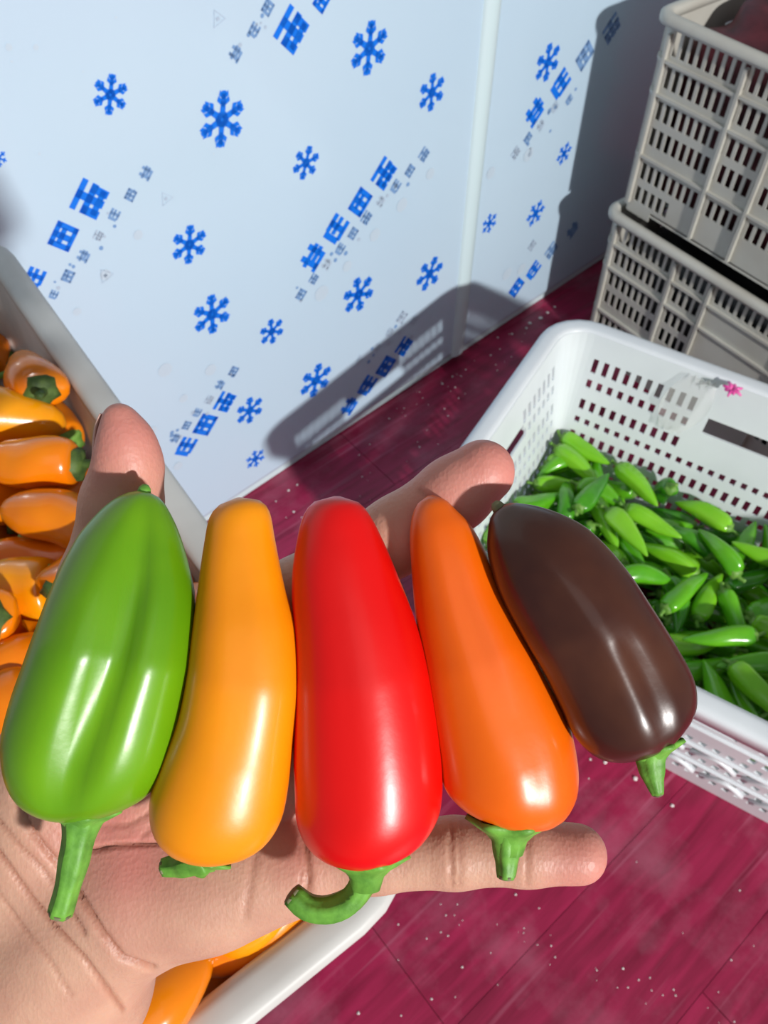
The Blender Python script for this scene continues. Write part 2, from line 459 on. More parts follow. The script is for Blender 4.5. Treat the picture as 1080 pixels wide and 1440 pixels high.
    if ribs or vribs:
        R = MB()
        for (z0, z1) in ribs:
            a0, a1, b0, b1 = outline(z0, -.0005), outline(z0, rib_out), outline(z1, -.0005), outline(z1, rib_out)
            nn = len(a0); vv = a0 + a1 + b1 + b0; ff = []
            for k in range(4):
                for j in range(nn): ff.append((k * nn + j, k * nn + (j + 1) % nn, ((k + 1) % 4) * nn + (j + 1) % nn, ((k + 1) % 4) * nn + j))
            R.add(vv, ff)
        for (si, s, z0, z1, wd) in (vribs or ()):
            n_, d_, f_, dist = sides[si]
            p = []
            for z in (z0, z1):
                for (ds, o) in ((-wd / 2, -.001), (wd / 2, -.001), (wd / 2, rib_out + .001), (-wd / 2, rib_out + .001)): p.append(pt(si, s + ds, z, o))
            R.hexa(p)
        r_ = R.build('rib', mat, root); fix_normals(r_)
    return pt, sides

# white crate of green peppers
WA = math.radians(-31)
WD = Vector((math.cos(WA), math.sin(WA), 0)); WN = Vector((-math.sin(WA), math.cos(WA), 0))
white = empty('white_crate', WD * .09 + WN * .628, WA)
tag(white, 'bright white plastic crate filled with small green peppers', 'crate')
WROWS = [(.238, .261), (.213, .227), (.175, .193), (.151, .162), (.118, .136), (.096, .107), (.062, .080), (.034, .046)]
def white_filter(si, s, z):
    if si in (0, 2):
        if abs(s) < .1 and z > .165:
            return .213 < z < .238 and abs(s) < .082
        return None
    if abs(s) < .066 and .2 < z: return True if .213 < z < .238 else False
    return None
WROWS2 = WROWS
crate(white, .65, .478, .30, .048, .022, .043, WROWS2, .0155, .0078, M_white, white_filter, rim_h=.026, thick=.0034,
      ribs=((.200, .203), (.142, .1445), (.085, .0875)), base_z=.052, rib_out=.004)
# bulging wave-shaped stiffeners low on the outer wall
W = MB()
for si in (0,):
    for zc, ph in ((.118, 0), (.052, .5)):
        for k in range(8):
            W = MB()
            s = -.24 + .06 * (k + ph)
            if s + .05 > .262: continue
            pts = []
            for j in range(9):
                t = j / 8; ss = s + .05 * t; zz = zc + .018 * math.sin(math.pi * t)
                yy = -(.478 / 2 - .022 - .048 * (1 - zz / .3)) - .002
                pts.append((ss, yy, zz))
            v_, f_ = tube(pts, [.0035] * 9, 6)
            W.add(v_, f_)
            W.build('wave_stiffener', M_white, white, True)

# crate of orange peppers, raised on a low stool
LA = math.radians(126)
LE1 = Vector((math.cos(LA), math.sin(LA), 0)); LE2 = Vector((-math.sin(LA), math.cos(LA), 0))
L_C = Vector((.0352, .0825, 0)) + LE1 * .325 + LE2 * .21
left = empty('white_crate', L_C + Vector((0, 0, .42)), LA)
tag(left, 'dusty off-white plastic crate heaped with orange peppers under the hand', 'crate')
crate(left, .65, .42, .18, .025, .019, .035, [(.118, .145), (.075, .10), (.035, .06)], .030, .017, M_dull, lambda si, s, z: None if si == 1 else False, rim_h=.02, base_z=.070, names=('crate_wall', 'rim', 'base'))
st = empty('low_stool', L_C + Vector((0, 0, 0)) + LE2 * .0, LA)
tag(st, 'low plastic stool hidden beneath the crate of orange peppers', 'stool')
M_stool = material('stool_plastic', (.10, .12, .16), .5)
mb = MB(); mb.box(-.2, .2, -.1, .1, .395, .4185); bevel(mb.build('seat', M_stool, st), .006)
for sx in (-1, 1):
    for sy in (-1, 1):
        mb = MB(); x, y = sx * .17, sy * .075; X, Y = sx * .185, sy * .09
        mb.hexa([(X-.014, Y-.012, 0), (X+.014, Y-.012, 0), (X+.014, Y+.012, 0), (X-.014, Y+.012, 0), (x-.016, y-.014, .395), (x+.016, y-.014, .395), (x+.016, y+.014, .395), (x-.016, y+.014, .395)])
        mb.build('leg', M_stool, st)

# two stacked grey-beige crates by the freezer
GA = math.radians(-53)
GD = Vector((math.cos(GA), math.sin(GA), 0)); GI = Vector((-math.sin(GA), math.cos(GA), 0))
GC0 = Vector((.350, 1.128, 0))               # front corner over the rim
GCEN = GC0 + GD * .30 + GI * .21
GROWS = [(.0005, .0155), (.236, .266), (.194, .222), (.150, .176), (.112, .138), (.058, .084), (.022, .046)]
GR = ((.2265, .2305), (.182, .186), (.092, .096))
def gfilt(recess):
    def f(si, s, z):
        if si in (0, 2) and abs(s) < .075 and recess and .1 < z < .23: return False
        if z < .016: return si in (0, 2) and abs(s) < .225 and (recess is False)
        if si in (1, 3): return abs(s) < .05 and .19 < z < .24
        if si in (0, 2) and z < .05 and abs(s) < .2: return False
        return None
    return f
def vr():
    out = []
    for si in (0, 2):
        for s in (-.268, -.145, -.075, .075, .145, .268): out.append((si, s, .016, .262, .0045))
    for si in (1, 3):
        for s in (-.178, -.08, .08, .178): out.append((si, s, .006, .268, .005))
    return out
lower = empty('stacking_crate', GCEN, GA)
tag(lower, 'grey-beige slotted plastic crate at the bottom of the stack by the freezer', 'crate', 'stacked grey-beige crates')
crate(lower, .60, .42, .285, .012, .014, .018, GROWS, .0139, .0086, M_beige, gfilt(True), rim_h=.012, thick=.0018, ribs=GR, vribs=vr(), rib_out=.005)
upper = empty('stacking_crate', GCEN + Vector((0, 0, .2865)), GA)
tag(upper, 'grey-beige slotted plastic crate on top of the stack by the freezer', 'crate', 'stacked grey-beige crates')
crate(upper, .60, .42, .285, .012, .014, .018, GROWS, .0139, .0086, M_beige, gfilt(False), rim_h=.012, thick=.0018, ribs=GR, vribs=vr(), rib_out=.005)

# ---------------------------------------------------------------- small peppers: bodies built once, copied in a loop
def skin_mat(name, a, b, lo=.35, hi=.7, rough=.22, scale=18, coat=.3, sss=.12, bump=.04):
    return material(name, a, rough, .5, coat=coat, coat_rough=.1, var=b, scale=scale, lo=lo, hi=hi, sss=sss, sss_scale=.004, bump=bump, bump_scale=300)
M_gp = [skin_mat('green_pepper_skin', (.075, .34, .008), (.14, .46, .015)), skin_mat('bright_green_pepper_skin', (.17, .50, .012), (.25, .60, .03)),
        skin_mat('deep_green_pepper_skin', (.03, .20, .008), (.08, .34, .014))]
M_op = [skin_mat('orange_pepper_skin', (.78, .18, .001), (.86, .24, .002)), skin_mat('yellow_pepper_skin', (.84, .28, .002), (.90, .36, .004)),
        skin_mat('deep_orange_pepper_skin', (.74, .13, .001), (.82, .19, .002))]
M_stem = material('green_stem', (.10, .25, .03), .5, .4, var=(.20, .38, .07), scale=150, bump=.3, bump_scale=500)
M_stem_dry = material('dark_stem', (.035, .07, .015), .6, .4, var=(.09, .15, .03), scale=120, bump=.3, bump_scale=400)

def small_body(L, r, seed, pointed, lobes=3, la=.10, bend=.06, nr=14, ns=16):
    q = random.Random(seed); ph = q.uniform(0, 6); ph2 = q.uniform(0, 6); bd = bend * L * q.uniform(-1, 1) * 2
    if pointed: pr = [(0, .25), (.012, .62), (.05, .86), (.15, 1), (.35, .98), (.55, .86), (.75, .62), (.9, .34), (.97, .17), (1, .03)]
    else: pr = [(0, .3), (.012, .68), (.05, .92), (.14, 1.02), (.3, 1), (.5, .95), (.7, .84), (.85, .64), (.94, .42), (.985, .2), (1, .03)]
    T = [p[0] for p in pr]; K = [p[1] for p in pr]
    ts = sorted(set([0, .012, .04, .09] + [i / (nr - 1) for i in range(1, nr)] + [.97, .99]))
    vs = []
    for t in ts:
        k = np.interp(t, T, K)
        x = (t - .5) * L; cy = bd * math.sin(math.pi * t); cz = .35 * bd * math.sin(math.pi * t + 1)
        if t == 0: x += .035 * L
        for i in range(ns):
            th = 2 * math.pi * i / ns
            m = 1 + la * (1 - t * .5) * math.cos(lobes * th + ph) + .06 * math.sin(2 * th + ph2 + 5 * t) + .04 * math.sin(11 * t + th + ph)
            vs.append((x, cy + r * k * m * math.cos(th), cz + r * k * m * math.sin(th) * .94))
    fs = []
    n = len(ts)
    for j in range(n - 1):
        for i in range(ns): fs.append((j*ns+i, (j+1)*ns+i, (j+1)*ns+(i+1) % ns, j*ns+(i+1) % ns))
    fs.append(tuple(i for i in range(ns))); fs.append(tuple((n-1)*ns + i for i in range(ns-1, -1, -1)))
    return vs, fs
def small_stem(L, r, seed, sl, sr):
    q = random.Random(seed + 50); lean = q.uniform(-.5, .5); lean2 = q.uniform(-.5, .5)
    x0 = -L / 2
    vs, fs = [], []
    ns = 12
    prof = [(.004, .66, .10), (-.0012, .60, .09), (-.0022, .36, .05), (-.0030, .08, .0)]
    for (dx, k, w) in prof:
        for i in range(ns):
            th = 2 * math.pi * i / ns
            m = k + w * math.cos(5 * th)
            vs.append((x0 + dx * (r / .0115) + (.0 if k > .6 else 0), r * m * math.cos(th), r * m * math.sin(th)))
    for j in range(3):
        for i in range(ns): fs.append((j*ns+i, j*ns+(i+1) % ns, (j+1)*ns+(i+1) % ns, (j+1)*ns+i))
    P = []; Rr = []
    for j in range(6):
        t = j / 5
        P.append((x0 - .0005 - sl * t, lean * sl * t * t, lean2 * sl * t * t)); Rr.append(sr * (1.7 - .9 * t if t < .5 else 1.15 + .25 * (t - .5)))
    tv, tf = tube(P, Rr, 8); b = len(vs); vs += tv; fs += [tuple(b + i for i in f) for f in tf]
    return vs, fs

def pile(rows, name, kinds, dz, cat, group, labels, shared, stem_mats, sparse=()):
    """kinds: list of (body mesh, stem mesh); rows: settled positions"""
    protos = []
    out = []
    rnd = random.Random(11)
    for i, (x, y, z, qw, qx, qy, qz, top) in enumerate(rows):
        k = rnd.randrange(len(kinds)); key = kinds[k]
        o = bpy.data.objects.new(name, key[0]); COL.objects.link(o)
        o.rotation_mode = 'QUATERNION'; o.location = (x, y, z + dz); o.rotation_quaternion = (qw, qx, qy, qz)
        s = bpy.data.objects.new('stem', key[1]); COL.objects.link(s); s.parent = o
        tag(o, labels.get(i, shared[k % len(shared)]), cat, group)
        out.append(o)
    return out

def meshdata(name, vf, mat, extra=None):
    me = bpy.data.meshes.new(name); me.from_pydata([tuple(v) for v in vf[0]], [], vf[1]); me.materials.append(mat)
    me.polygons.foreach_set('use_smooth', [True] * len(me.polygons)); me.update()
    bm = bmesh.new(); bm.from_mesh(me); bmesh.ops.recalc_face_normals(bm, faces=bm.faces); bm.to_mesh(me); bm.free()
    return me
gk = []
for i in range(9):
    L, r = .087 - .004 * (i % 3), .0136 + .0007 * (i % 2)
    gk.append((meshdata('green_pepper', small_body(L, r, i, True, 3 + i % 2, .13, .07), M_gp[(0, 1, 2, 0, 1, 0, 2, 1, 0)[i]]),
               meshdata('stem', small_stem(L, r, i, .012, .0021), M_stem)))
GREEN = [(0.2827,0.7385,0.112,0.8373,0.5346,0.081,0.0814,1),
(0.2606,0.726,0.112,-0.1845,0.0701,-0.5936,0.7802,1),
(0.2844,0.7172,0.128,-0.8711,0.2502,-0.1509,0.3948,1),
(0.2618,0.6929,0.112,-0.7884,0.6141,-0.029,-0.0226,1),
(0.3229,0.703,0.112,-0.7669,0.0602,-0.0235,0.6385,1),
(0.2224,0.6501,0.132,0.8605,0.4618,0.1548,0.1492,1),
(0.2578,0.6552,0.124,-0.4807,0.6351,0.454,-0.3994,1),
(0.3129,0.6618,0.122,-0.0878,0.9447,-0.3141,0.0349,1),
(0.3622,0.6756,0.134,-0.8447,0.2053,-0.1152,0.4807,1),
(0.4111,0.6745,0.112,0.2505,0.7454,0.3945,-0.4753,1),
(0.4519,0.6389,0.112,0.1929,0.292,0.8466,0.401,1),
(0.3079,0.6169,0.124,-0.7721,0.2194,-0.226,0.552,1),
(0.3288,0.5864,0.144,-0.1763,0.8335,-0.5109,0.1146,1),
(0.4189,0.5963,0.112,-0.2121,0.3344,0.6861,-0.6103,1),
(0.3878,0.5671,0.112,0.2534,0.2142,0.6047,0.724,1),
(0.4474,0.563,0.136,-0.3349,0.4283,0.6879,-0.4808,1),
(0.4976,0.5916,0.112,-0.8626,0.2364,0.1676,-0.4146,1),
(0.4984,0.5354,0.112,-0.9491,0.2673,0.0759,-0.1485,1),
(0.4314,0.5081,0.112,-0.8822,0.108,0.0852,-0.4502,1),
(0.3783,0.4931,0.112,-0.0296,0.6831,-0.7297,-0.0105,1),
(0.3922,0.5029,0.134,-0.431,0.8407,0.2905,-0.1519,1),
(0.4491,0.4679,0.124,0.4153,0.6326,-0.5374,-0.3723,1),
(0.3928,0.4428,0.114,-0.0365,0.9985,0.0015,0.0408,1),
(0.4139,0.4347,0.138,0.0561,0.0228,0.9246,-0.376,1),
(0.4102,0.4086,0.112,-0.8429,0.5299,0.0887,-0.0294,1),
(0.4476,0.3985,0.134,0.0091,0.0302,0.2873,-0.9573,1),
(0.3973,0.3663,0.126,-0.4906,0.4624,0.5511,-0.4917,1),
(0.433,0.347,0.112,-0.3383,0.5486,0.6958,-0.317,1),
(0.4381,0.3579,0.146,0.6562,0.544,-0.3615,-0.3779,1),
(0.3414,0.5188,0.136,0.9414,0.3292,0.0325,-0.0659,1),
(0.5075,0.5609,0.134,-0.2028,0.1039,0.4318,-0.8727,1),
(0.3417,0.5752,0.112,0.645,0.4745,-0.3898,-0.4548,1),
(0.2128,0.646,0.112,0.2448,0.9242,0.2924,0.02,1),
(0.2117,0.5984,0.126,0.9704,0.104,0.0078,-0.2178,1),
(0.3005,0.7444,0.13,0.8071,0.4756,-0.195,-0.2904,1),
(0.1619,0.5982,0.146,0.8363,0.2101,0.1503,0.4835,1),
(0.5085,0.4952,0.112,0.9648,0.0611,0.081,0.2424,1),
(0.5045,0.4418,0.116,0.9414,0.0731,0.0084,-0.3291,1),
(0.3722,0.611,0.134,-0.7762,0.531,-0.161,0.2995,1),
(0.4849,0.386,0.112,0.7224,0.4975,0.2258,0.4239,1),
(0.2944,0.6589,0.144,0.3293,0.8422,0.4073,0.1275,1),
(0.5268,0.5808,0.112,-0.7585,-0.0165,0.0698,-0.6477,1),
(0.5501,0.5326,0.14,0.9754,0.1203,-0.0273,0.1827,1),
(0.1451,0.4605,0.0713,0.7699,0.5265,-0.178,-0.3137,0),
(0.2182,0.5283,0.0713,0.1874,-0.8899,0.4117,-0.0594,0),
(0.2325,0.5517,0.0713,0.1886,-0.8977,0.3943,-0.0558,0),
(0.2553,0.5883,0.0713,0.2131,-0.0665,-0.1849,0.957,0),
(0.2708,0.6117,0.0713,0.2485,0.1379,0.5382,0.7935,0),
(0.283,0.6592,0.0713,0.5543,-0.8249,0.1038,-0.0403,0),
(0.3219,0.6993,0.0713,0.0729,0.2462,0.9491,0.1826,0),
(0.2503,0.4202,0.0713,0.1733,0.916,-0.3499,-0.0926,0),
(0.2678,0.4476,0.0713,0.0821,-0.5185,-0.8321,0.1786,0),
(0.3266,0.5084,0.0714,0.1873,-0.1618,-0.5317,0.8099,0),
(0.3283,0.5395,0.0713,0.1889,-0.9004,0.388,-0.0545,0),
(0.3428,0.5664,0.0713,0.935,-0.1785,0.0823,-0.2953,0),
(0.3769,0.6011,0.0717,0.0681,-0.2683,-0.7849,0.5544,0),
(0.3877,0.6505,0.0713,0.9745,0.1966,0.0031,-0.1079,0),
(0.3387,0.3736,0.0714,0.3972,-0.1072,-0.1658,0.8963,0),
(0.3622,0.4147,0.0716,0.1017,-0.1491,-0.5368,0.8242,0),
(0.3875,0.45,0.0713,0.2589,0.3481,0.755,0.4918,0),
(0.3997,0.4975,0.0713,0.813,-0.5368,0.1442,-0.1734,0),
(0.4195,0.5281,0.0713,0.5534,0.8308,-0.0308,-0.0497,0),
(0.4425,0.5629,0.0713,0.3982,-0.1017,-0.1681,0.896,0),
(0.4733,0.6046,0.0713,0.1911,-0.9168,0.3475,-0.046,0),
(0.4147,0.3421,0.0713,0.965,0.1964,-0.0101,-0.1734,0),
(0.4307,0.3678,0.0717,0.2157,-0.8591,0.4641,-0.0055,0),
(0.4564,0.4154,0.0713,0.1719,0.9107,-0.3634,-0.0955,0),
(0.4686,0.4379,0.0713,0.3265,0.1915,0.5217,0.7646,0),
(0.498,0.4899,0.0713,0.1787,-0.8332,0.5169,-0.0818,0),
(0.5171,0.5159,0.0713,0.7389,0.5066,-0.2284,-0.3811,0),
(0.5499,0.5744,0.0715,0.0955,0.0422,0.8297,0.5483,0),
(0.4862,0.2901,0.0713,0.9741,-0.1966,0.0024,0.1113,0),
(0.5106,0.332,0.0714,0.9713,0.1886,0.0596,0.132,0),
(0.5498,0.3591,0.0715,0.058,-0.1767,-0.812,0.5533,0),
(0.5527,0.3846,0.0717,0.0621,0.1724,0.9611,-0.2067,0),
(0.5663,0.4373,0.0713,0.9774,0.1964,0.0091,-0.0782,0),
(0.5967,0.4805,0.0715,0.7937,-0.5088,0.2254,-0.2458,0),
(0.6157,0.5076,0.0713,0.033,-0.0928,-0.8262,0.5548,0),
(0.1581,0.4827,0.0716,0.9103,-0.1555,0.1342,-0.3595,0),
(0.202,0.4949,0.0714,0.1202,0.0495,0.5447,0.8285,0),
(0.2312,0.5361,0.0934,0.0675,-0.1405,-0.9848,0.077,0),
(0.2514,0.5901,0.0952,0.0584,0.0712,0.9723,-0.2147,0),
(0.2587,0.6143,0.0956,0.015,-0.295,0.2347,0.9261,0),
(0.2884,0.6334,0.0763,0.8804,0.4313,0.1193,-0.1572,0),
(0.3396,0.7164,0.0821,0.3188,0.1798,0.8352,0.4105,0),
(0.246,0.3965,0.0822,0.1072,-0.2214,-0.8468,0.4715,0),
(0.2822,0.4717,0.0713,0.074,-0.4806,-0.8546,0.182,0),
(0.3118,0.5087,0.0934,0.219,0.9516,-0.2064,0.0618,0),
(0.3483,0.5932,0.0716,0.2045,-0.915,0.3476,-0.0082,0),
(0.3554,0.6196,0.0874,0.6086,0.6532,-0.4472,-0.0537,0),
(0.416,0.6658,0.0714,0.1511,0.1751,0.8127,0.5348,0),
(0.3653,0.387,0.0716,0.0466,-0.1974,-0.8065,0.5553,0),
(0.3334,0.4082,0.0835,0.2431,0.9222,-0.2749,0.1218,0),
(0.3658,0.4417,0.0821,0.3655,0.3284,0.8525,0.1781,0),
(0.4381,0.5041,0.0829,0.0872,0.0785,0.8457,0.5205,0),
(0.4184,0.5528,0.0811,0.2862,0.9335,-0.1984,0.0854,0),
(0.4651,0.5777,0.0737,0.9337,0.0251,0.1248,-0.3345,0),
(0.4011,0.3155,0.0713,0.0922,0.3469,0.9171,0.1737,0),
(0.4447,0.3913,0.0713,0.3722,-0.2745,-0.4831,0.7434,0),
(0.4842,0.4608,0.0715,0.9519,-0.1845,0.0666,-0.2355,0),
(0.5333,0.5374,0.0713,0.2897,0.1659,0.5303,0.7793,0),
(0.5031,0.2454,0.0713,0.1729,0.0093,0.1953,0.9653,0),
(0.5382,0.3121,0.0713,0.0226,-0.0109,0.9804,0.1952,0),
(0.5055,0.3646,0.0829,0.4122,-0.8718,-0.2503,0.0859,0),
(0.5668,0.4092,0.0713,0.1966,0.1028,0.5461,0.8078,0),
(0.5963,0.4529,0.0713,0.5382,0.8151,-0.1639,-0.138,0),
(0.6211,0.4828,0.084,0.3999,0.8404,-0.0559,-0.3615,0),
(0.6339,0.5196,0.094,0.1347,-0.0355,0.8908,0.4325,0),
(0.1873,0.4762,0.0822,0.2909,0.2538,0.4788,0.7885,0),
(0.1746,0.5215,0.0713,0.8246,0.5541,-0.042,-0.1062,0),
(0.1779,0.5424,0.0854,0.4752,-0.8162,0.174,-0.2787,0),
(0.2532,0.5625,0.083,0.0291,0.2908,0.9322,0.2134,0),
(0.2206,0.6208,0.0905,0.7815,-0.383,-0.1314,-0.4746,0),
(0.3034,0.678,0.0714,0.1997,-0.073,-0.1838,0.9597,0),
(0.2786,0.7082,0.078,0.2091,0.9388,-0.2701,0.0452,0),
(0.2144,0.4123,0.1007,0.0817,0.94,-0.3277,-0.0472,0),
(0.2623,0.4824,0.0918,0.9073,-0.113,0.0318,-0.4037,0),
(0.2942,0.4975,0.0713,0.0747,0.2554,0.9466,0.1819,0),
(0.3548,0.5541,0.0932,0.0327,0.1238,0.9602,0.2482,0),
(0.3926,0.6217,0.0722,0.1974,0.1331,0.5393,0.8077,0),
(0.3114,0.3711,0.0713,0.8593,0.1829,-0.0722,-0.4721,0),
(0.313,0.412,0.1029,0.2137,-0.9668,0.0893,-0.1083,0),
(0.3393,0.4675,0.0842,0.8521,-0.0897,-0.2686,0.4402,0),
(0.4094,0.4672,0.0771,0.9421,-0.1861,0.2286,-0.1602,0),
(0.4329,0.5267,0.0946,0.9873,0.1143,0.1044,-0.0349,0),
(0.5014,0.6168,0.0713,0.2781,-0.0789,-0.1796,0.9403,0),
(0.3852,0.3123,0.0918,0.5306,0.7668,-0.2799,-0.2284,0),
(0.4794,0.3859,0.0884,0.1701,-0.0909,-0.4283,-0.8828,0),
(0.4934,0.4407,0.0889,0.1968,-0.0497,-0.1831,0.9619,0),
(0.5298,0.4529,0.0956,0.0037,0.252,0.6692,-0.699,0),
(0.5443,0.547,0.092,0.4927,0.7837,-0.3532,-0.1354,0),
(0.5648,0.5457,0.0713,0.0943,-0.184,-0.8108,0.5476,0),
(0.4695,0.3063,0.0882,0.9565,-0.2066,-0.1387,-0.1524,0),
(0.5314,0.285,0.0807,0.4654,0.7353,-0.204,-0.4484,0),
(0.538,0.342,0.09,0.9457,0.0998,0.2257,-0.2114,0),
(0.6128,0.3716,0.0713,0.4716,0.1154,-0.159,-0.8597,0),
(0.6089,0.4203,0.0794,0.1932,-0.955,0.0563,0.218,0),
(0.6321,0.4552,0.0828,0.8984,-0.3348,0.2323,0.1639,0),
(0.6278,0.5385,0.0713,0.1074,-0.205,-0.8058,0.5451,0),
(0.13,0.4634,0.0972,0.4253,0.8574,-0.1968,-0.2129,0),
(0.1682,0.5152,0.0959,0.1249,-0.0655,-0.6302,0.7635,0),
(0.1934,0.5887,0.0867,0.1312,-0.7298,0.542,-0.3956,0),
(0.229,0.5608,0.107,0.0089,-0.496,-0.7162,0.4909,0),
(0.2646,0.6869,0.0843,0.3133,0.9133,-0.2595,0.0187,0),
(0.2948,0.7344,0.0782,0.5476,0.7545,-0.3433,-0.1142,0),
(0.2002,0.4565,0.1045,0.8684,-0.4928,0.0548,-0.0037,0),
(0.2469,0.4541,0.0876,0.301,-0.2685,0.0924,0.9103,0),
(0.2894,0.4864,0.0947,0.1867,0.3807,0.7164,0.554,0),
(0.3101,0.5385,0.1015,0.8812,0.1738,-0.1973,-0.393,0),
(0.3134,0.5846,0.1001,0.1144,-0.6264,-0.5706,0.5187,0),
(0.4104,0.6377,0.0908,0.9313,-0.3532,0.0836,0.0311,0),
(0.3117,0.3554,0.0929,0.0383,0.2356,0.914,0.3281,0),
(0.3482,0.3741,0.0993,0.0918,-0.2942,-0.9482,0.0773,0),
(0.3182,0.4359,0.0959,0.0199,-0.1408,-0.9265,0.3484,0),
(0.4091,0.4483,0.0954,0.1181,-0.0618,-0.1468,0.9801,0),
(0.435,0.282,0.096,0.9167,-0.0709,0.2248,-0.3227,0),
(0.413,0.3357,0.0956,0.71,0.4816,-0.2254,-0.4617,0),
(0.5769,0.4752,0.0972,0.1152,0.7995,-0.5613,-0.1802,0),
(0.5056,0.2686,0.0862,0.1823,-0.2725,0.4906,0.8073,0),
(0.5598,0.2758,0.0885,0.1316,-0.8706,-0.4629,0.1024,0),
(0.5562,0.3579,0.0983,0.4337,0.7828,-0.3403,-0.2886,0),
(0.5357,0.4061,0.0823,0.201,-0.2323,0.2191,0.9261,0),
(0.6492,0.4307,0.0808,0.2767,-0.8511,-0.2626,0.3607,0),
(0.6494,0.4832,0.0896,0.0453,0.3785,0.7742,0.5052,0),
(0.5906,0.5334,0.0974,0.4871,0.4052,-0.3755,-0.6764,0),
(0.1818,0.4463,0.0799,0.2463,0.3014,0.4636,0.796,0),
(0.1612,0.4856,0.1028,0.9867,-0.0509,-0.0572,-0.1435,0),
(0.1691,0.5774,0.0908,0.5619,0.4788,0.674,0.0274,0),
(0.3114,0.6312,0.0947,0.2854,-0.2136,0.6101,-0.7076,0),
(0.2745,0.6586,0.0967,0.9698,-0.1799,0.135,-0.0947,0),
(0.2954,0.3891,0.1008,0.855,0.4655,0.2181,-0.0688,0),
(0.2386,0.4734,0.1029,0.9576,0.2125,-0.1362,-0.1389,0),
(0.2648,0.559,0.1087,0.4769,0.7664,-0.237,-0.3593,0)]
glab = {0: 'light green pepper lying highest in the far left corner of the white crate',
 3: 'flat-lying green pepper just right of the index fingertip, in the white crate',
 4: 'steeply leaning green pepper against the slotted rear wall, below its leftmost slots',
 9: 'green pepper standing end-on with its stem up beside the rear wall of the crate',
 10: 'short green pepper against the rear wall, under the clear bag and the pink bow',
 18: 'green pepper standing upright in the middle of the heap right of the brown pepper',
 19: 'upright green pepper with tip down, touching the right outline of the brown pepper',
 23: 'green pepper lying level, right of the lower half of the brown pepper',
 27: 'green pepper near the front rim of the white crate, right of the brown pepper'}
olab = {0: 'orange pepper seen through the gap between the held green and yellow peppers',
 4: 'orange pepper left of the thumb, its green stem end touching the thumb outline',
 6: 'orange pepper showing its green calyx in the far corner, highest in the frame',
 7: 'yellow-orange pepper with a long highlight at the left frame edge, above the thumb joint',
 9: 'orange pepper lying level left of the thumb base, just above the held green pepper',
 12: 'small orange pepper standing end-on at the left edge of the frame',
 15: 'large orange pepper showing below the heel of the hand at the bottom edge',
 16: 'orange pepper squeezed between the hand and the near rim of the crate'}
pile(GREEN, 'green_pepper', gk, 0, 'pepper', 'small green peppers heaped in the white crate', glab,
     ['small glossy green pepper in the heap inside the white crate'], None)
ok = []
for i in range(8):
    L, r = .074 - .004 * (i % 3), .0190 + .0008 * (i % 2)
    ok.append((meshdata('orange_pepper', small_body(L, r, 30 + i, False, 3, .07, .06, 18, 22), M_op[(0, 1, 0, 2, 0, 1, 0, 0)[i]]),
               meshdata('stem', small_stem(L, r, 30 + i, .016, .0024), M_stem if i % 2 else M_stem_dry)))
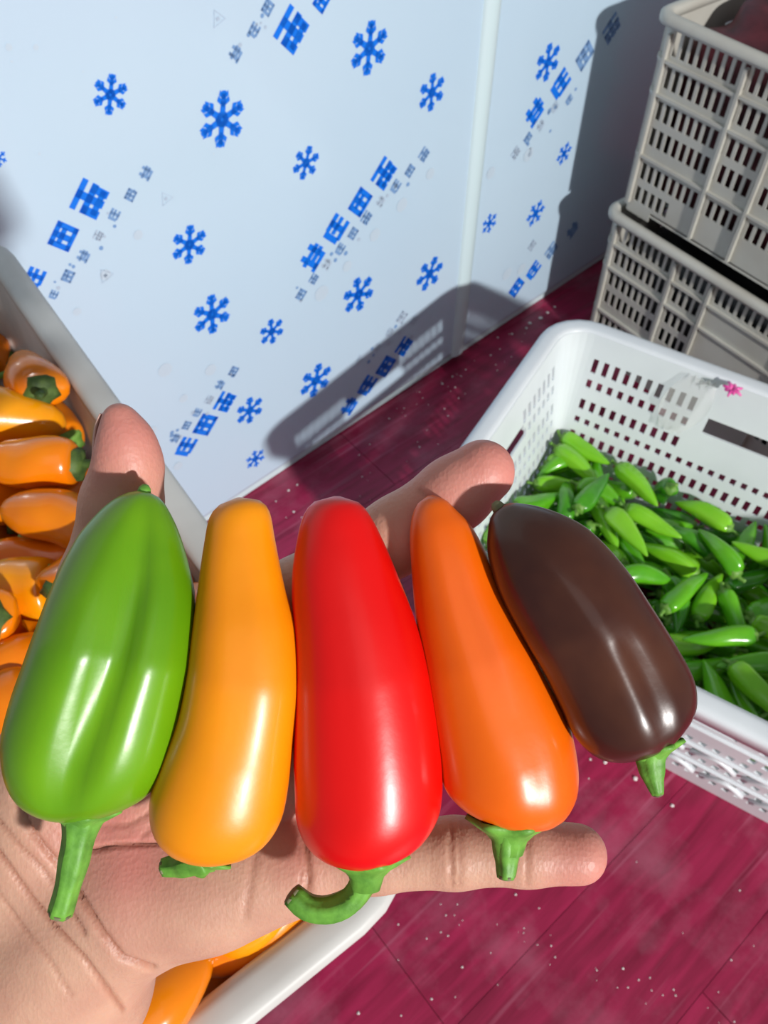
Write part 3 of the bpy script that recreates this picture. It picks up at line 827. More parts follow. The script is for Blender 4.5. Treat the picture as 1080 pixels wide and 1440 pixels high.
ORANGE = [(-0.1552,0.2701,0.562,-0.4341,0.1301,0.1184,-0.8835,1),
(-0.2874,0.3859,0.562,0.959,0.2549,-0.0876,-0.0874,1),
(-0.2619,0.3444,0.566,-0.7645,0.4358,0.2353,-0.4127,1),
(-0.2373,0.2797,0.562,-0.0339,0.0371,0.7374,-0.6735,1),
(-0.2428,0.3371,0.592,-0,0,0.8617,-0.5074,1),
(-0.264,0.4066,0.562,-0.1407,0.3317,0.885,-0.2948,1),
(-0.2623,0.4203,0.594,-0.0072,0.4874,0.7943,-0.3625,1),
(-0.2646,0.378,0.594,-0.2173,0.9443,0.0643,-0.2386,1),
(-0.2242,0.3294,0.562,0.7772,0.3719,0.3056,0.4052,1),
(-0.2201,0.2921,0.586,0.0391,0.1414,0.9337,0.3267,1),
(-0.1828,0.2606,0.596,-0.8187,0.0325,-0.0153,-0.5731,1),
(-0.2435,0.2515,0.566,0.0209,0.1288,0.1584,-0.9787,1),
(-0.2371,0.2239,0.562,0.4464,0.498,0.6136,-0.4198,1),
(-0.2287,0.1941,0.564,0.6296,0.7093,0.2315,0.2164,1),
(-0.2207,0.1578,0.578,0.7838,0.1074,0.0014,0.6117,1),
(-0.0868,0.0438,0.562,0.0384,0.3445,-0.9322,-0.1039,1),
(-0.0645,0.0601,0.59,0.1864,0.2903,-0.7898,-0.5071,1),
(-0.0556,0.0711,0.6,0.0957,0.4516,-0.8091,-0.3637,1),
(-0.1091,0.0249,0.6,-0.9144,0.3249,0.0809,-0.2278,1),
(-0.1647,0.2391,0.562,-0.1388,0.7372,0.6489,-0.127,1),
(-0.136,0.2293,0.58,0.5248,0.0707,0.044,0.8472,1),
(-0.0986,0.1993,0.6,0.8336,0.3706,-0.1904,-0.3626,1),
(-0.0727,0.093,0.562,-0.1707,-0.0004,-0.0059,0.9853,1),
(-0.0988,0.1147,0.5029,0.0351,0.0011,0.5558,-0.8306,0),
(-0.1316,0.0585,0.5029,0.0659,0.2304,0.9531,0.1849,0),
(-0.1997,0.0381,0.5029,0.437,0.6303,0.5421,0.3433,0),
(-0.2381,-0.011,0.5029,0.5918,-0.3779,0.4073,-0.584,0),
(-0.298,-0.0578,0.503,0.1183,0.495,0.8456,0.161,0),
(-0.1122,0.1533,0.503,0.1865,0.9659,-0.1676,-0.0644,0),
(-0.1612,0.0972,0.5029,0.5547,0.8313,-0.0121,-0.0325,0),
(-0.2448,0.0688,0.5029,0.8478,-0.1791,-0.0801,0.4926,0),
(-0.3133,0.0577,0.5029,0.1223,0.5269,0.827,0.1532,0),
(-0.3286,0.0179,0.5199,0.5782,-0.6741,-0.4164,-0.1947,0),
(-0.1731,0.2209,0.5029,0.186,-0.8916,0.408,-0.0624,0),
(-0.2107,0.1313,0.5029,0.5155,-0.085,0.1768,-0.8341,0),
(-0.2512,0.129,0.5029,0.7489,-0.5108,-0.219,0.3609,0),
(-0.3263,0.1143,0.5029,0.0962,-0.0016,0.196,0.9759,0),
(-0.3628,0.039,0.5029,0.1445,-0.1806,0.8115,-0.5366,0),
(-0.2123,0.2761,0.5032,0.6233,-0.4525,-0.3237,0.5495,0),
(-0.2576,0.2561,0.5029,0.4338,0.2688,0.4863,0.7093,0),
(-0.3234,0.1926,0.5029,0.2738,-0.0345,0.193,-0.9416,0),
(-0.3564,0.1472,0.5029,0.0441,0.1025,-0.825,-0.554,0),
(-0.3927,0.0972,0.5029,0.0487,0.3429,-0.9187,-0.1899,0),
(-0.2337,0.3167,0.5029,0.2535,0.4115,-0.7225,-0.4943,0),
(-0.3154,0.3037,0.5029,0.5544,-0.8264,0.0918,-0.037,0),
(-0.3684,0.2646,0.5029,0.5036,0.7371,0.3845,0.2351,0),
(-0.3819,0.2091,0.5029,0.1792,0.9335,-0.3003,-0.0795,0),
(-0.4368,0.1929,0.5029,0.1932,-0.9782,-0.0683,0.0342,0),
(-0.2807,0.3872,0.5029,0.2993,0.4782,-0.6801,-0.4682,0),
(-0.3602,0.383,0.5029,0.4407,-0.6809,-0.477,0.3386,0),
(-0.4038,0.3038,0.5029,0.2957,-0.2204,-0.5102,0.777,0),
(-0.4498,0.276,0.5029,0.1188,-0.5084,0.8385,-0.1559,0),
(-0.5468,0.2619,0.5029,0.4324,0.0673,0.1842,0.8801,0),
(-0.329,0.444,0.5029,0.4942,-0.3103,0.4609,-0.6687,0),
(-0.4014,0.4127,0.5029,0.0655,0.1341,-0.8206,-0.5517,0),
(-0.4403,0.3701,0.5029,0.6933,-0.4495,0.3268,-0.4588,0),
(-0.4824,0.318,0.5029,0.4863,-0.7445,-0.37,0.269,0),
(-0.5394,0.3155,0.5037,0.2638,-0.9582,-0.0994,0.0496,0),
(-0.3959,0.4905,0.5029,0.1315,0.5767,0.7931,0.1456,0),
(-0.4257,0.4499,0.5029,0.1892,-0.9128,0.3581,-0.052,0),
(-0.478,0.4351,0.5029,0.8296,-0.5556,-0.0118,0.0544,0),
(-0.5076,0.3929,0.5029,0.8213,0.5445,0.1106,0.1297,0),
(-0.5691,0.3451,0.5029,0.8468,-0.1581,0.1162,-0.4943,0),
(-0.0903,0.0806,0.5029,0.0366,0.0804,0.9773,0.1928,0),
(-0.1448,0.0499,0.5345,0.0369,-0.6259,-0.7779,0.0413,0),
(-0.1655,0.0367,0.5085,0.2571,0.4941,0.6391,0.5304,0),
(-0.2714,0,0.5177,0.4362,-0.7275,0.3652,-0.3835,0),
(-0.2706,-0.0383,0.5036,0.3494,-0.3259,-0.4532,0.7525,0),
(-0.0891,0.1369,0.5314,0.8515,-0.4477,-0.0095,0.273,0),
(-0.1536,0.1289,0.5161,0.966,0.0641,-0.1717,-0.1824,0),
(-0.2174,0.0643,0.5234,0.1889,0.8288,0.5229,0.063,0),
(-0.2825,0.0657,0.5205,0.412,0.4595,-0.751,-0.2348,0),
(-0.3208,-0.0172,0.5029,0.0305,0.2543,-0.9471,-0.1937,0),
(-0.1802,0.1774,0.5029,0.0043,0.0818,0.9771,-0.1962,0),
(-0.2334,0.1718,0.5157,0.0873,-0.9481,0.1472,-0.2678,0),
(-0.2513,0.0934,0.5357,0.5722,0.3838,-0.3437,-0.6381,0),
(-0.3306,0.1105,0.5361,0.5077,-0.1573,-0.1692,0.83,0),
(-0.3562,0.073,0.5237,0.5609,0.037,-0.5004,-0.6585,0),
(-0.1642,0.2624,0.5029,0.8683,-0.1631,0.109,-0.4557,0),
(-0.2797,0.2234,0.5029,0.4434,-0.1067,-0.1647,0.8746,0),
(-0.3185,0.1759,0.536,0.6675,0.4276,0.3656,0.4878,0),
(-0.3855,0.1722,0.5131,0.3035,-0.1625,0.773,0.5329,0),
(-0.4157,0.1272,0.5029,0.1812,0.8614,0.4685,0.075,0),
(-0.2701,0.3274,0.5078,0.0016,0.68,0.6765,-0.2828,0),
(-0.3136,0.264,0.5029,0.1948,0.9567,0.2151,0.0225,0),
(-0.3542,0.2323,0.5228,0.0146,0.495,0.6608,0.564,0),
(-0.3771,0.2055,0.536,0.5712,-0.8057,0.1523,-0.0376,0),
(-0.4654,0.1499,0.5036,0.3991,0.1761,0.5295,0.7276,0),
(-0.3172,0.3869,0.5034,0.5282,-0.0463,0.2004,-0.8238,0),
(-0.3395,0.3461,0.5196,0.7609,-0.1362,0.6242,-0.1129,0),
(-0.4031,0.3583,0.5096,0.5845,0.3969,-0.5145,-0.486,0),
(-0.4208,0.2576,0.5135,0.5689,0.714,0.373,-0.1655,0),
(-0.5147,0.2763,0.5116,0.0811,0.3992,0.722,0.5593,0),
(-0.3117,0.43,0.5269,0.123,-0.2423,0.0365,-0.9617,0),
(-0.3488,0.4026,0.5333,0.8246,-0.279,0.174,-0.4604,0),
(-0.4512,0.4199,0.5227,0.5459,-0.8202,-0.0692,0.1565,0),
(-0.4898,0.3602,0.5029,0.7653,0.5013,0.2395,0.3251,0),
(-0.591,0.3196,0.5171,0.3087,0.508,0.7156,-0.3668,0),
(-0.382,0.5282,0.5163,0.0046,-0.2794,0.394,-0.8756,0),
(-0.4078,0.4632,0.5267,0.8473,0.1104,-0.1717,-0.4903,0),
(-0.4646,0.4564,0.5319,0.0912,-0.1444,0.4314,0.8858,0),
(-0.5464,0.4119,0.519,0.1074,0.2671,-0.9527,-0.0979,0),
(-0.58,0.3702,0.5374,0.0267,-0.034,-0.1814,0.9825,0),
(-0.046,0.1041,0.5158,0.7755,-0.2576,0.5472,-0.1813,0),
(-0.1795,-0.0082,0.5168,0.1986,0.472,-0.0253,-0.8586,0),
(-0.2233,-0.0413,0.5274,0.3532,0.1078,-0.6034,-0.7068,0),
(-0.324,-0.0509,0.5296,0.3773,0.7574,-0.3883,-0.3651,0),
(-0.1228,0.2053,0.5029,0.4824,0.7392,-0.3805,-0.2759,0),
(-0.2024,0.112,0.5361,0.2885,0.0084,0.2215,0.9315,0),
(-0.1917,0.0363,0.5477,0.0595,-0.0674,-0.9327,-0.3492,0),
(-0.2342,-0.0056,0.5399,0.0037,-0.4991,0.8496,-0.1706,0),
(-0.2947,-0.0259,0.534,0.1022,0.822,-0.4984,-0.2558,0),
(-0.194,0.1974,0.532,0.4304,-0.4756,-0.3574,0.6788,0),
(-0.2289,0.2127,0.5151,0.8871,0.035,0.4156,0.1976,0),
(-0.2906,0.1723,0.5155,0.314,-0.8544,-0.3931,-0.1296,0),
(-0.285,0.1193,0.5329,0.6172,0.1,-0.3661,-0.6892,0),
(-0.3965,0.059,0.5201,0.4913,0.4828,0.3048,-0.6577,0),
(-0.2128,0.3055,0.5306,0.3493,-0.8692,-0.2652,0.2285,0),
(-0.3226,0.2463,0.5383,0.1986,0.7224,0.6613,0.0376,0),
(-0.4427,0.1661,0.5261,0.1028,0.084,-0.1852,0.9737,0),
(-0.4027,0.1131,0.5321,0.763,0.4529,0.3238,0.3284,0),
(-0.2464,0.3657,0.5107,0.3334,0.6209,0.7062,-0.0678,0),
(-0.2859,0.2596,0.5311,0.0212,0.591,-0.8053,-0.042,0),
(-0.3626,0.2927,0.5325,0.0316,0.1583,0.9115,0.3782,0),
(-0.4497,0.2264,0.5041,0.7547,-0.6546,-0.0087,0.0434,0),
(-0.5003,0.2079,0.5029,0.1615,-0.7441,0.6386,-0.1112,0),
(-0.2817,0.3783,0.5355,0.6648,-0.1323,-0.1673,0.716,0),
(-0.3042,0.3361,0.5157,0.7083,-0.0822,0.4607,0.5284,0),
(-0.3699,0.3254,0.5144,0.2928,-0.7385,0.5567,0.2429,0),
(-0.4387,0.3257,0.5272,0.125,0.4221,0.8888,-0.1274,0),
(-0.4753,0.2667,0.5279,0.3042,-0.6372,-0.5347,0.4641,0),
(-0.3569,0.4677,0.5029,0.4682,0.68,0.4783,0.2993,0),
(-0.4097,0.3963,0.5341,0.0285,-0.1342,0.3351,0.9321,0),
(-0.4668,0.3748,0.5339,0.0327,0.2359,0.9116,-0.3352,0),
(-0.5269,0.358,0.525,0.5915,-0.7546,-0.2833,0.0212,0),
(-0.6137,0.3513,0.5182,0.5979,-0.1302,0.6201,0.491,0),
(-0.3851,0.4989,0.5356,0.1704,0.1659,-0.689,0.6847,0),
(-0.3882,0.4404,0.5349,0.3384,0.0336,0.1096,-0.934,0),
(-0.4977,0.4127,0.5404,0.4976,-0.429,0.6661,-0.3532,0)]
pile(ORANGE, 'orange_pepper', ok, 0, 'pepper', 'orange peppers heaped in the crate under the hand', olab,
     ['glossy orange snack pepper in the heap in the crate under the hand'], None)

# ---------------------------------------------------------------- the left hand: one continuous skin from a smooth distance field
def CP(u, v, d): return np.array([(u - 540) / PX * d, -(v - 720) / PX * d, -d])   # lens-aligned axes, metres
def RR(r, d): return r * d / PX
CHAINS = {   # (u, v, depth, radius in px at that depth)
 'thumb': [(66,1150,.203,78),(112,980,.204,72),(150,820,.202,62),(172,705,.193,53),(181,655,.1885,44),(180,622,.1865,36)],
 'thumb_tip': [(176,630,.1865,30),(167,588,.1855,21)],
 'index': [(278,930,.203,62),(420,842,.197,57),(560,752,.190,53),(640,694,.187,51),(678,664,.185,46)],
 'middle':[(310,1010,.205,60),(430,972,.202,50),(560,938,.199,46),(700,905,.196,42),(750,893,.195,38)],
 'ring':  [(335,1100,.205,58),(470,1078,.201,48),(600,1050,.198,45),(720,1026,.196,40),(752,1020,.195,37)],
 'little':[(370,1222,.200,62),(440,1212,.1975,53),(530,1204,.1955,47),(640,1199,.194,46),(740,1198,.193,44),(812,1201,.192,41)],
}
PALM = [[(70,1330,.210,110),(280,940,.208,62)],[(90,1330,.210,100),(315,1020,.207,66)],[(110,1330,.209,95),(340,1110,.206,66)],
        [(130,1290,.207,95),(370,1200,.203,66)],[(205,1248,.2025,92),(300,1240,.2015,78)],[(300,1240,.2015,76),(400,1222,.1995,60)],
        [(60,1180,.209,100),(130,980,.207,80)],[(10,1210,.208,90),(80,1100,.207,85)]]
ARM = [[(40,1360,.217,118),(-120,1640,.245,150),(-330,2050,.30,170)],[(110,1400,.215,96),(-20,1650,.24,120),(-230,2060,.29,150)],[(-20,1290,.216,100),(-200,1560,.24,125),(-420,1960,.29,150)]]

def sdf_chain(P, ch, k):
    best = None
    for a, b in zip(ch[:-1], ch[1:]):
        A, B = CP(*a[:3]), CP(*b[:3]); ra, rb = RR(a[3], a[2]), RR(b[3], b[2])
        ab = (B - A).astype(np.float32)
        h = np.clip(((P - A.astype(np.float32)) @ ab) / float(ab @ ab), 0, 1)
        d = np.linalg.norm(P - A.astype(np.float32) - h[..., None] * ab, axis=-1) - (ra + (rb - ra) * h)
        best = d if best is None else smin(best, d, k)
    return best
def smin(a, b, k):
    h = np.clip(.5 + .5 * (b - a) / k, 0, 1)
    return b + (a - b) * h - k * h * (1 - h)

lo = np.array([-.150, -.262, -.262]); hi = np.array([.064, .034, -.160]); H = .00080
nx, ny, nz = [int((hi[i] - lo[i]) / H) for i in range(3)]
X = (lo[0] + H * np.arange(nx)).astype(np.float32); Y = (lo[1] + H * np.arange(ny)).astype(np.float32); Z = (lo[2] + H * np.arange(nz)).astype(np.float32)
field = np.empty((nx, ny, nz), np.float32)
for i0 in range(0, nx, 24):                    # in slabs, to keep memory small
    i1 = min(nx, i0 + 24)
    P = np.stack(np.meshgrid(X[i0:i1], Y, Z, indexing='ij'), -1)
    palm = None
    for c in PALM:
        d = sdf_chain(P, c, .003); palm = d if palm is None else smin(palm, d, .009)
    for c in ARM:
        palm = smin(palm, sdf_chain(P, c, .004), .012)
    fing = None
    for nme in ('index', 'middle', 'ring', 'little'):
        d = sdf_chain(P, CHAINS[nme], .003); fing = d if fing is None else smin(fing, d, .0012)
    th = smin(sdf_chain(P, CHAINS['thumb'], .004), sdf_chain(P, CHAINS['thumb_tip'], .002), .005)
    f = smin(smin(palm, fing, .006), th, .006)
    field[i0:i1] = f

def surface_nets(F):
    s = F < 0
    c = s[:-1,:-1,:-1].astype(np.int8)
    cnt = np.zeros(c.shape, np.int8)
    offs = [(i, j, k) for i in (0, 1) for j in (0, 1) for k in (0, 1)]
    def sub(A, o): return A[o[0]:A.shape[0]-1+o[0], o[1]:A.shape[1]-1+o[1], o[2]:A.shape[2]-1+o[2]]
    for o in offs: cnt += sub(s, o)
    act = (cnt > 0) & (cnt < 8)
    ids = -np.ones(act.shape, np.int32); idx = np.argwhere(act); ids[act] = np.arange(len(idx))
    acc = np.zeros((len(idx), 3)); n = np.zeros(len(idx))
    for a in offs:
        for ax in range(3):
            if a[ax]: continue
            b = list(a); b[ax] = 1
            fa = F[idx[:,0]+a[0], idx[:,1]+a[1], idx[:,2]+a[2]]; fb = F[idx[:,0]+b[0], idx[:,1]+b[1], idx[:,2]+b[2]]
            m = (fa < 0) != (fb < 0)
            t = np.where(m, fa / np.where(m, fa - fb, 1), 0)
            p = np.array(a, float)[None].repeat(len(idx), 0); p[:, ax] += t
            acc[m] += p[m]; n[m] += 1
    V = (idx + acc / n[:, None])
    quads = []
    for ax in range(3):
        o1, o2 = (ax + 1) % 3, (ax + 2) % 3
        sl0 = [slice(None)] * 3; sl1 = [slice(None)] * 3
        sl0[ax] = slice(0, -1); sl1[ax] = slice(1, None)
        ch = s[tuple(sl0)] != s[tuple(sl1)]
        e = np.argwhere(ch); e = e[(e[:, o1] > 0) & (e[:, o2] > 0) & (e[:, o1] < F.shape[o1]-1) & (e[:, o2] < F.shape[o2]-1)]
        def g(d1, d2):
            q = e.copy(); q[:, o1] -= d1; q[:, o2] -= d2
            return ids[q[:, 0], q[:, 1], q[:, 2]]
        Q = np.stack([g(1, 1), g(0, 1), g(0, 0), g(1, 0)], 1)
        flip = ~s[e[:, 0], e[:, 1], e[:, 2]]
        Q[flip] = Q[flip][:, ::-1]
        quads.append(Q)
    return V, np.concatenate(quads)
V, Q = surface_nets(field)
V = V * H + lo
# keep only the outer skin (drop any stray island)
lab = np.arange(len(V))
while True:
    m_ = lab[Q].min(1); new = lab.copy()
    for a in range(4): np.minimum.at(new, Q[:, a], m_)
    new = new[new]
    if (new == lab).all(): break
    lab = new
keep = lab == np.bincount(lab).argmax()
remap = np.cumsum(keep) - 1; Q = remap[Q[keep[Q[:, 0]]]]; V = V[keep]
del field
# smooth the lattice steps a little
for _ in range(4):
    acc = np.zeros_like(V); cnt = np.zeros(len(V))
    for a, b in ((0, 1), (1, 2), (2, 3), (3, 0)):
        np.add.at(acc, Q[:, a], V[Q[:, b]]); np.add.at(acc, Q[:, b], V[Q[:, a]])
        np.add.at(cnt, Q[:, a], 1); np.add.at(cnt, Q[:, b], 1)
    V = V * .45 + .55 * acc / cnt[:, None]
e1 = V[Q[:, 2]] - V[Q[:, 0]]; e2 = V[Q[:, 3]] - V[Q[:, 1]]
fn = np.cross(e1, e2); NV = np.zeros_like(V)
for a in range(4): np.add.at(NV, Q[:, a], fn)
NV /= np.linalg.norm(NV, axis=1)[:, None] + 1e-12
# palm lines, wrist creases and finger joints pressed into the palm side: polylines over the palm, (width, depth) in metres
UV = np.stack([540 + PX * V[:, 0] / -V[:, 2], 720 - PX * V[:, 1] / -V[:, 2]], 1)
CREASES = [
 ([(20,1120),(45,1170),(82,1215),(114,1262),(142,1310),(172,1348),(215,1362)], .0009, .0013),
 ([(-5,1195),(40,1258),(78,1303),(118,1348),(150,1391),(175,1420)], .0008, .0009),
 ([(-5,1150),(28,1190),(60,1222),(92,1268),(118,1312)], .0007, .0007),
 ([(-10,1245),(30,1300),(70,1350),(100,1400)], .0006, .0005),
 ([(128,1195),(165,1188),(215,1186),(260,1180)], .0007, .0008),
 ([(140,1162),(180,1160),(205,1146),(225,1130)], .0006, .0005),
 ([(195,1182),(210,1165),(228,1155)], .0005, .0004),
 ([(431,1150),(430,1190),(434,1230),(432,1262)], .0010, .0009),
 ([(422,1160),(421,1200),(424,1240)], .0006, .0004),
 ([(636,1150),(634,1200),(636,1245)], .0007, .0005),
 ([(648,1155),(646,1200),(647,1245)], .0006, .0003),
 ([(742,1155),(741,1200),(742,1245)], .0007, .0004),
 ([(360,1190),(352,1240),(345,1290)], .0012, .0003),
 ([(590,690),(625,720),(660,760)], .0008, .0004),
]
face = np.clip(NV[:, 2] * 1.5, 0, 1)
disp = np.zeros(len(V)); crs = np.zeros(len(V))
for pl, w_, dp in CREASES:
    best = np.full(len(V), 1e9)
    A = np.array(pl, float)
    for a, b in zip(A[:-1], A[1:]):
        ab = b - a; h = np.clip(((UV - a) @ ab) / (ab @ ab), 0, 1)
        best = np.minimum(best, np.linalg.norm(UV - a - h[:, None] * ab, axis=1))
    m = best * .2 / PX; w_ = w_ * .8
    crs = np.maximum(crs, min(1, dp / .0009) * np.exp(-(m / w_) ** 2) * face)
    disp -= 1.15 * dp * np.exp(-(m / w_) ** 2) * face
    disp += .0 * dp * np.exp(-((m - 2.1 * w_) / (1.1 * w_)) ** 2) * face
V = V + NV * disp[:, None]
# pinkness: fingertips and the pads
pink = np.zeros(len(V))
for (u, v, d), s_ in [((176,610,.186), .017), ((690,655,.185), .024), ((820,1201,.192), .012), ((780,890,.195), .012), ((430,1180,.195), .010), ((190,1200,.19), .013), ((150,1160,.19), .012)]:
    c = CP(u, v, d); pink = np.maximum(pink, np.exp(-(np.linalg.norm(V - c, axis=1) / s_) ** 2))
RW = Matrix(((1, 0, 0), (0, UP.y, -FW.y), (0, UP.z, -FW.z)))      # lens axes -> world
def W3(p): return RW @ Vector(p) + EYE
HC = Vector(CP(230, 1100, .2)); 
RWn = np.array(RW)
world_v = V @ RWn.T + np.array(EYE)
base = np.array(W3(HC))
hm = bpy.data.meshes.new('hand')
hm.from_pydata((world_v - base).tolist(), [], Q.tolist())
ca = hm.attributes.new('pink', 'FLOAT', 'POINT'); ca.data.foreach_set('value', pink.astype(np.float32))
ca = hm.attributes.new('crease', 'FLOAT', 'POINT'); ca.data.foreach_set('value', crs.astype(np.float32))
hm.polygons.foreach_set('use_smooth', [True] * len(hm.polygons))
def skin_material():
    m = bpy.data.materials.new('skin'); m.use_nodes = True
    nt = m.node_tree; N = nt.nodes; L = nt.links; b = N['Principled BSDF']
    tc = N.new('ShaderNodeTexCoord')
    n = N.new('ShaderNodeTexNoise'); n.inputs['Scale'].default_value = 60; n.inputs['Detail'].default_value = 5; L.new(tc.outputs['Object'], n.inputs[0])
    r = N.new('ShaderNodeValToRGB'); e = r.color_ramp.elements
    e[0].position = .35; e[0].color = (.50, .265, .19, 1); e[1].position = .68; e[1].color = (.60, .355, .25, 1)
    L.new(n.outputs['Fac'], r.inputs[0])
    at = N.new('ShaderNodeAttribute'); at.attribute_name = 'pink'
    mx = N.new('ShaderNodeMix'); mx.data_type = 'RGBA'; mx.inputs['B'].default_value = (.62, .215, .185, 1)
    mm = N.new('ShaderNodeMath'); mm.operation = 'MULTIPLY'; mm.inputs[1].default_value = .85; L.new(at.outputs['Fac'], mm.inputs[0])
    L.new(mm.outputs[0], mx.inputs['Factor']); L.new(r.outputs[0], mx.inputs['A']); 
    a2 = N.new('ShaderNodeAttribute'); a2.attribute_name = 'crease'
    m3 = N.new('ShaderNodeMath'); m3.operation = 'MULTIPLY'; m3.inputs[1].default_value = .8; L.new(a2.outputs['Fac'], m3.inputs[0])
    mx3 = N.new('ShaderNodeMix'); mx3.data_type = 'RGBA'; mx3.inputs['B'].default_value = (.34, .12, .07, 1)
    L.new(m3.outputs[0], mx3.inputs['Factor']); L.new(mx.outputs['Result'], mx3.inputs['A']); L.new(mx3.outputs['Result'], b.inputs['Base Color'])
    b.inputs['Roughness'].default_value = .48; b.inputs['Specular IOR Level'].default_value = .4
    b.inputs['Subsurface Weight'].default_value = .3; b.inputs['Subsurface Radius'].default_value = (1, .35, .2); b.inputs['Subsurface Scale'].default_value = .004
    mp = N.new('ShaderNodeMapping'); mp.inputs['Scale'].default_value = (1, .3, .3); L.new(tc.outputs['Object'], mp.inputs[0])
    n2 = N.new('ShaderNodeTexNoise'); n2.inputs['Scale'].default_value = 1800; n2.inputs['Detail'].default_value = 2; L.new(mp.outputs[0], n2.inputs[0])
    v = N.new('ShaderNodeTexVoronoi'); v.inputs['Scale'].default_value = 900; L.new(tc.outputs['Object'], v.inputs['Vector'])
    ad = N.new('ShaderNodeMath'); ad.operation = 'ADD'; L.new(n2.outputs['Fac'], ad.inputs[0]); L.new(v.outputs['Distance'], ad.inputs[1])
    bp = N.new('ShaderNodeBump'); bp.inputs['Strength'].default_value = .22; bp.inputs['Distance'].default_value = .0004
    L.new(ad.outputs[0], bp.inputs['Height']); L.new(bp.outputs[0], b.inputs['Normal'])
    return m
M_skin = skin_material()
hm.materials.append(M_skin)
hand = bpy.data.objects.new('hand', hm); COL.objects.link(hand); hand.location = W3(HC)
tag(hand, 'open left hand held palm up, carrying a row of five coloured peppers', 'hand')
# thumb nail, seen edge-on at the left of the tip
M_nail = material('nail', (.66, .40, .33), .25, .5, coat=.3)
nv, nf = [], []
na, nb = 9, 9
c0 = CP(148, 614, .1875); up = np.array([.10, .99, 0]); dpt = np.array([0.55, -.05, -.83]); out = np.array([-.83, .07, -.55])
for i in range(na):
    for j in range(nb):
        a = (i / (na - 1) - .5) * 2; b2 = (j / (nb - 1) - .5) * 2
        q = c0 + up * a * .0058 * (1 - .12 * b2 * b2) + dpt * b2 * .0035 + out * (.0012 * (1 - b2 * b2) - .0016 * a * a * (1 if a > 0 else .2))
        nv.append(W3(q) - W3(HC))
for i in range(na - 1):
    for j in range(nb - 1): nf.append((i*nb+j, (i+1)*nb+j, (i+1)*nb+j+1, i*nb+j+1))
nail = mesh_obj('fingernail', nv, nf, M_nail, hand); so = nail.modifiers.new('t', 'SOLIDIFY'); so.thickness = .0005

# ---------------------------------------------------------------- the five peppers lying on the hand
M_green = skin_mat('hero_green', (.085, .25, .002), (.16, .37, .004), .3, .75, .31, 25, .14)
M_yel = skin_mat('hero_yellow', (.80, .235, .0005), (.86, .30, .001), .3, .75, .36, 20, .08)
M_red = skin_mat('hero_red', (.68, .0010, .0008), (.76, .002, .001), .3, .75, .34, 20, .10)
M_org = skin_mat('hero_orange', (.78, .105, .0004), (.85, .145, .001), .3, .75, .33, 20, .12)
M_brn = skin_mat('hero_brown', (.042, .010, .006), (.085, .026, .012), .35, .7, .30, 45, .22, .05)
M_cal = material('calyx_green', (.09, .25, .03), .5, .4, var=(.16, .40, .05), scale=220, bump=.2, bump_scale=500)
M_cut = material('stem_cut', (.12, .10, .05), .7, var=(.20, .20, .10), scale=300)

